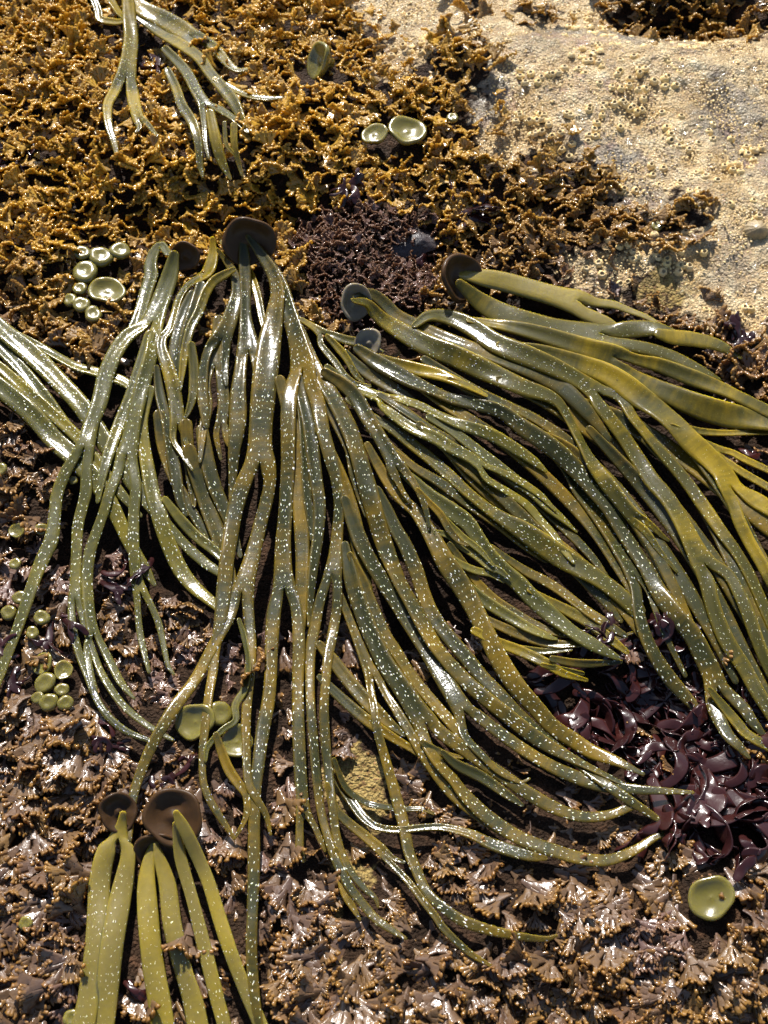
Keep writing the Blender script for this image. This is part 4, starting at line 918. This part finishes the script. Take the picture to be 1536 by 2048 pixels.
# the fronds that show largest in the photograph are things of their own
score = np.where((py > 1180) & (py < 2060) & (px > -10) & (px < 1545) & ~pink, size / d, 0)
order = np.argsort(-score); big = np.zeros(n, bool); big[order[:300]] = True
def where(a, b):
    if b < 1330: return 'between the pale forked straps' if a < 480 else ('above the bare yellow spot' if a < 900 else 'beside the purple clump')
    if b < 1600: return 'left of the small half-hidden disc' if a < 240 else ('among the straps above the wide disc' if a < 620 else ('around the bare yellow spot' if a < 900 else 'inside the sweep of curling straps'))
    if a < 190: return 'left of the broad smooth bottom straps'
    if a < 480: return 'between the smooth bottom straps'
    if b < 1790: return 'between the long hanging strap tips' if a < 800 else ('just below the lowest curling strap' if a < 1260 else 'around the big flat cup')
    if a < 900: return 'along the bottom edge under the hanging tips'
    return 'along the bottom edge right of the tips' if a < 1250 else 'in the lower right corner'
kinds = [frond_mesh(300 + i, True) for i in range(12)]; proto = [None] * 12
for j, i in enumerate(np.nonzero(big)[0]):
    k = j % 12
    if proto[k] is None:
        V, Fc, A = kinds[k]; o = mesh_obj('frilly_frond', V, Fc, M['frond'], attrs={'tip': ('FLOAT', A)}); proto[k] = o
    else:
        o = proto[k].copy(); COL.objects.link(o)
    m4 = Matrix.Identity(4); s_ = size[i] * 1.12
    for a in range(3):
        for b in range(3): m4[a][b] = float(Bs[i, a, b] * s_)
    m4[0][3], m4[1][3], m4[2][3] = float(x[i]), float(y[i]), float(z[i] + .001)
    o.matrix_world = m4
    w_ = where(px[i], py[i]); tag(o, 'fan-shaped brown frond with amber beaded tips ' + w_, 'seaweed', 'brown fronds ' + w_)
def mass(name, sel, label, tint_b=0.0):
    VV = []; FF = []; AA = []; TT = []; c = 0; ids = np.nonzero(sel)[0]
    sets = [(frond_mesh(500 + k, False), ids[py[ids] > 850][k::9]) for k in range(9)] + [(frond_mesh(540 + k, False, True), ids[py[ids] <= 850][k::9]) for k in range(9)]
    for (V, Fc, A), my in sets:
        if not len(my): continue
        W = np.einsum('nij,vj->nvi', Bs[my] * size[my, None, None], V) + np.stack([x[my], y[my], z[my]], -1)[:, None]
        VV.append(W.reshape(-1, 3)); FF.append((Fc[None] + (c + np.arange(len(my)) * len(V))[:, None, None]).reshape(-1, 4)); c += len(my) * len(V)
        AA.append(np.tile(A, len(my))); TT.append(np.repeat(np.stack([np.clip(gold[my], 0, 1), dead[my], pinkish[my], 1 + 0 * dead[my]], -1), len(V), axis=0))
    o = mesh_obj(name, np.vstack(VV), np.vstack(FF), M['turf'], attrs={'tip': ('FLOAT', np.concatenate(AA)), 'tint': ('FLOAT_COLOR', np.vstack(TT))})
    tag(o, label, None, kind='stuff'); print(name, len(ids), c)
mass('seaweed_turf', ~big & ~pink, 'dense mat of frilly golden and brown fronds covering the rock')
mass('purple_turf', ~big & pink, 'short purplish knobbly turf beside the upright dark disc')

# ------------------------------------------------------------------ barnacles and a limpet on the bare rock
BARN = [(1.0,-.15),(.93,.12),(.76,.45),(.56,.74),(.47,.78),(.40,.66),(.30,.45),(.05,.38)]; BH = [0, 0, 0, 0, .1, .7, 1, 1]
def normal_at(px_, py_):
    e = .004; dx = (ground(px_ + e, py_) - ground(px_ - e, py_)) / (2 * e); dy = (ground(px_, py_ + e) - ground(px_, py_ - e)) / (2 * e)
    return np.stack([-dx, -dy, np.ones_like(dx)], -1)
bxs, bys = scatter(.0046, (-.1, .0), (.42, .62)); bz = ground(bxs, bys); qx, qy, qd = pix(bxs, bys, bz)
rk2, pk2, br2 = masks(bxs, bys)
den = sstep(.50, .70, vnoise(bxs * 38, bys * 38, 91) * .6 + vnoise(bxs * 14, bys * 14, 95) * .5)
ok = rk2 & (qx > 690) & (qx < 1545) & (qy > -10) & (qy < 700) & (rng.random(bxs.size) < den * .9) & ~covered(bxs, bys)
idx = np.nonzero(ok)[0]; rng.shuffle(idx); bsz = rng.uniform(.0017, .0042, bxs.size)
idx = idx[np.argsort(-bsz[idx])]
shells = []
for k in range(8):
    V, Fc, H = lathe(BARN, 14, .06, 700 + k, BH); a = np.arctan2(V[:, 1], V[:, 0]); rr = 1 + .07 * np.cos(a * 6 + k); V[:, :2] *= rr[:, None]; V[:, 2] *= .75 + .06 * k; shells.append((V, Fc, H))
protoB = [None] * 8
for j, i in enumerate(idx[:290]):
    k = j % 8
    if protoB[k] is None: V, Fc, H = shells[k]; o = mesh_obj('barnacle', V, Fc, M['shell'], attrs={'hole': ('FLOAT', H)}); protoB[k] = o
    else: o = protoB[k].copy(); COL.objects.link(o)
    nm = normal_at(bxs[i:i+1], bys[i:i+1])[0] + rng.normal(0, .15, 3)
    orient(o, (bxs[i], bys[i], bz[i] - .0003), nm, rng.uniform(0, 6)); o.scale = [float(bsz[i])] * 3
    a_, b_2 = qx[i], qy[i]
    w_ = 'on the small rock tongue above the broad straps' if b_2 > 480 else ('on the rock by the limpet' if a_ > 1400 and b_2 > 330 else ('at the right edge below the weedy pocket' if a_ > 1400 else ('in the middle of the bare rock' if b_2 > 160 and a_ > 1000 else ('on the rock left of the weedy pocket' if a_ > 1000 else 'on the upper left strip of bare rock'))))
    tag(o, 'small pale yellow barnacle ' + w_, 'barnacle', 'barnacles ' + w_)
def specks(name, sel_x, sel_y, szs, prof, mat, label, seg=6, hole=None):
    VV = []; FF = []; HH = []; c = 0
    for k in range(4):
        V, Fc, H = lathe(prof, seg, .12, 760 + k, hole); my = np.arange(k, len(sel_x), 4); m_ = len(my)
        an = rng.uniform(0, 6.28, m_); Rm = np.zeros((m_, 3, 3)); Rm[:, 0, 0] = np.cos(an); Rm[:, 0, 1] = -np.sin(an); Rm[:, 1, 0] = np.sin(an); Rm[:, 1, 1] = np.cos(an); Rm[:, 2, 2] = rng.uniform(.6, 1.3, m_)
        Rm[:, 0, 2] = rng.normal(0, .25, m_); Rm[:, 1, 2] = rng.normal(0, .25, m_)
        W = np.einsum('nij,vj->nvi', Rm * szs[my, None, None], V) + np.stack([sel_x[my], sel_y[my], ground(sel_x[my], sel_y[my])], -1)[:, None]
        VV.append(W.reshape(-1, 3)); FF.append((Fc[None] + (c + np.arange(m_) * len(V))[:, None, None]).reshape(-1, 4)); c += m_ * len(V); HH.append(np.tile(H, m_))
    o = mesh_obj(name, np.vstack(VV), np.vstack(FF), M[mat], attrs={'hole': ('FLOAT', np.concatenate(HH))}); tag(o, label, None, kind='stuff')
sx_, sy_ = scatter(.0031, (-.1, .0), (.42, .62)); rk3 = masks(sx_, sy_)[0] & ~covered(sx_, sy_); q3 = pix(sx_, sy_, ground(sx_, sy_))
kp = rk3 & (q3[0] > 650) & (q3[0] < 1600) & (q3[1] > -60) & (q3[1] < 760) & (rng.random(sx_.size) < .12 + .75 * sstep(.3, .75, vnoise(sx_ * 30, sy_ * 30, 97)))
specks('barnacle_spat', sx_[kp], sy_[kp], rng.uniform(.0005, .00125, kp.sum()), [(1, -.2), (.8, .5), (.45, .85), (.25, .5), (.03, .4)], 'shell', 'crust of tiny young barnacles and grit on the sandy rock', 5, [0, 0, 0, .6, .8])
V, Fc, H = lathe([(1, -.1), (.8, .25), (.5, .55), (.2, .78), (.02, .82)], 40, .03, 5); a = np.arctan2(V[:, 1], V[:, 0]); V[:, :2] *= (1 + .07 * np.cos(a * 13))[:, None]
lim = mesh_obj('limpet', V, Fc, M['limpet'], attrs={'hole': ('FLOAT', H * 0 + .35 * (np.cos(a * 13) < -.2))}); p = base(1512, 462, .0); orient(lim, p, (.1, -.5, 1)); lim.scale = [.0115, .0095, .0105]
tag(lim, 'ribbed brown limpet shell on the rock at the right edge', 'limpet')

# ------------------------------------------------------------------ wet black stone in the purple turf
def stone(name, px_, py_, rx, ry, rz, label, seed):
    m, nn, ll, pp = new_mat('wet dark stone'); geo = N(nn, 'ShaderNodeNewGeometry').outputs['Position']
    ll.new(ramp(nn, ll, noise(nn, ll, geo, 60, 4), [(.35, (.010, .007, .008)), (.6, (.035, .024, .024)), (.75, (.09, .06, .05))]), pp.inputs['Base Color'])
    pp.inputs['Roughness'].default_value = .5; pp.inputs['Coat Weight'].default_value = .15; pp.inputs['Coat Roughness'].default_value = .12
    b = N(nn, 'ShaderNodeBump'); b.inputs['Strength'].default_value = .8; b.inputs['Distance'].default_value = .0015
    ll.new(noise(nn, ll, geo, 260, 5, .65), b.inputs['Height']); ll.new(b.outputs[0], pp.inputs['Normal']); ll.new(b.outputs[0], pp.inputs['Coat Normal'])
    u = np.linspace(-1, 1, 40); ax, ay = np.meshgrid(u, u); r = np.maximum(np.abs(ax), np.abs(ay)); hyp = np.hypot(ax, ay) + 1e-9; ax, ay = ax * r / hyp, ay * r / hyp
    p = base(px_, py_, 0); sc = float(pix(*p)[2]) / F
    zz = rz * (1 - r ** 3) * (1 + .5 * fbm(ax * 2.2 + seed, ay * 2.2, 3, 4)) - .003
    ii = np.arange(1600).reshape(40, 40); ff = np.stack([ii[:-1, :-1], ii[:-1, 1:], ii[1:, 1:], ii[1:, :-1]], -1).reshape(-1, 4)
    wob = 1 + .18 * fbm(ax * 1.5 + 4, ay * 1.5 + seed, 9, 3)
    o = mesh_obj(name, np.stack([ax * rx * sc * wob, ay * ry * sc * wob, zz], -1).reshape(-1, 3), ff, m); o.location = [float(v) for v in (p[0], p[1], ground(p[0], p[1]))]
    tag(o, label, 'stone')
stone('wet_stone', 800, 464, 80, 42, .008, 'wet blackish stone in the hollow between the two dark discs', 3)
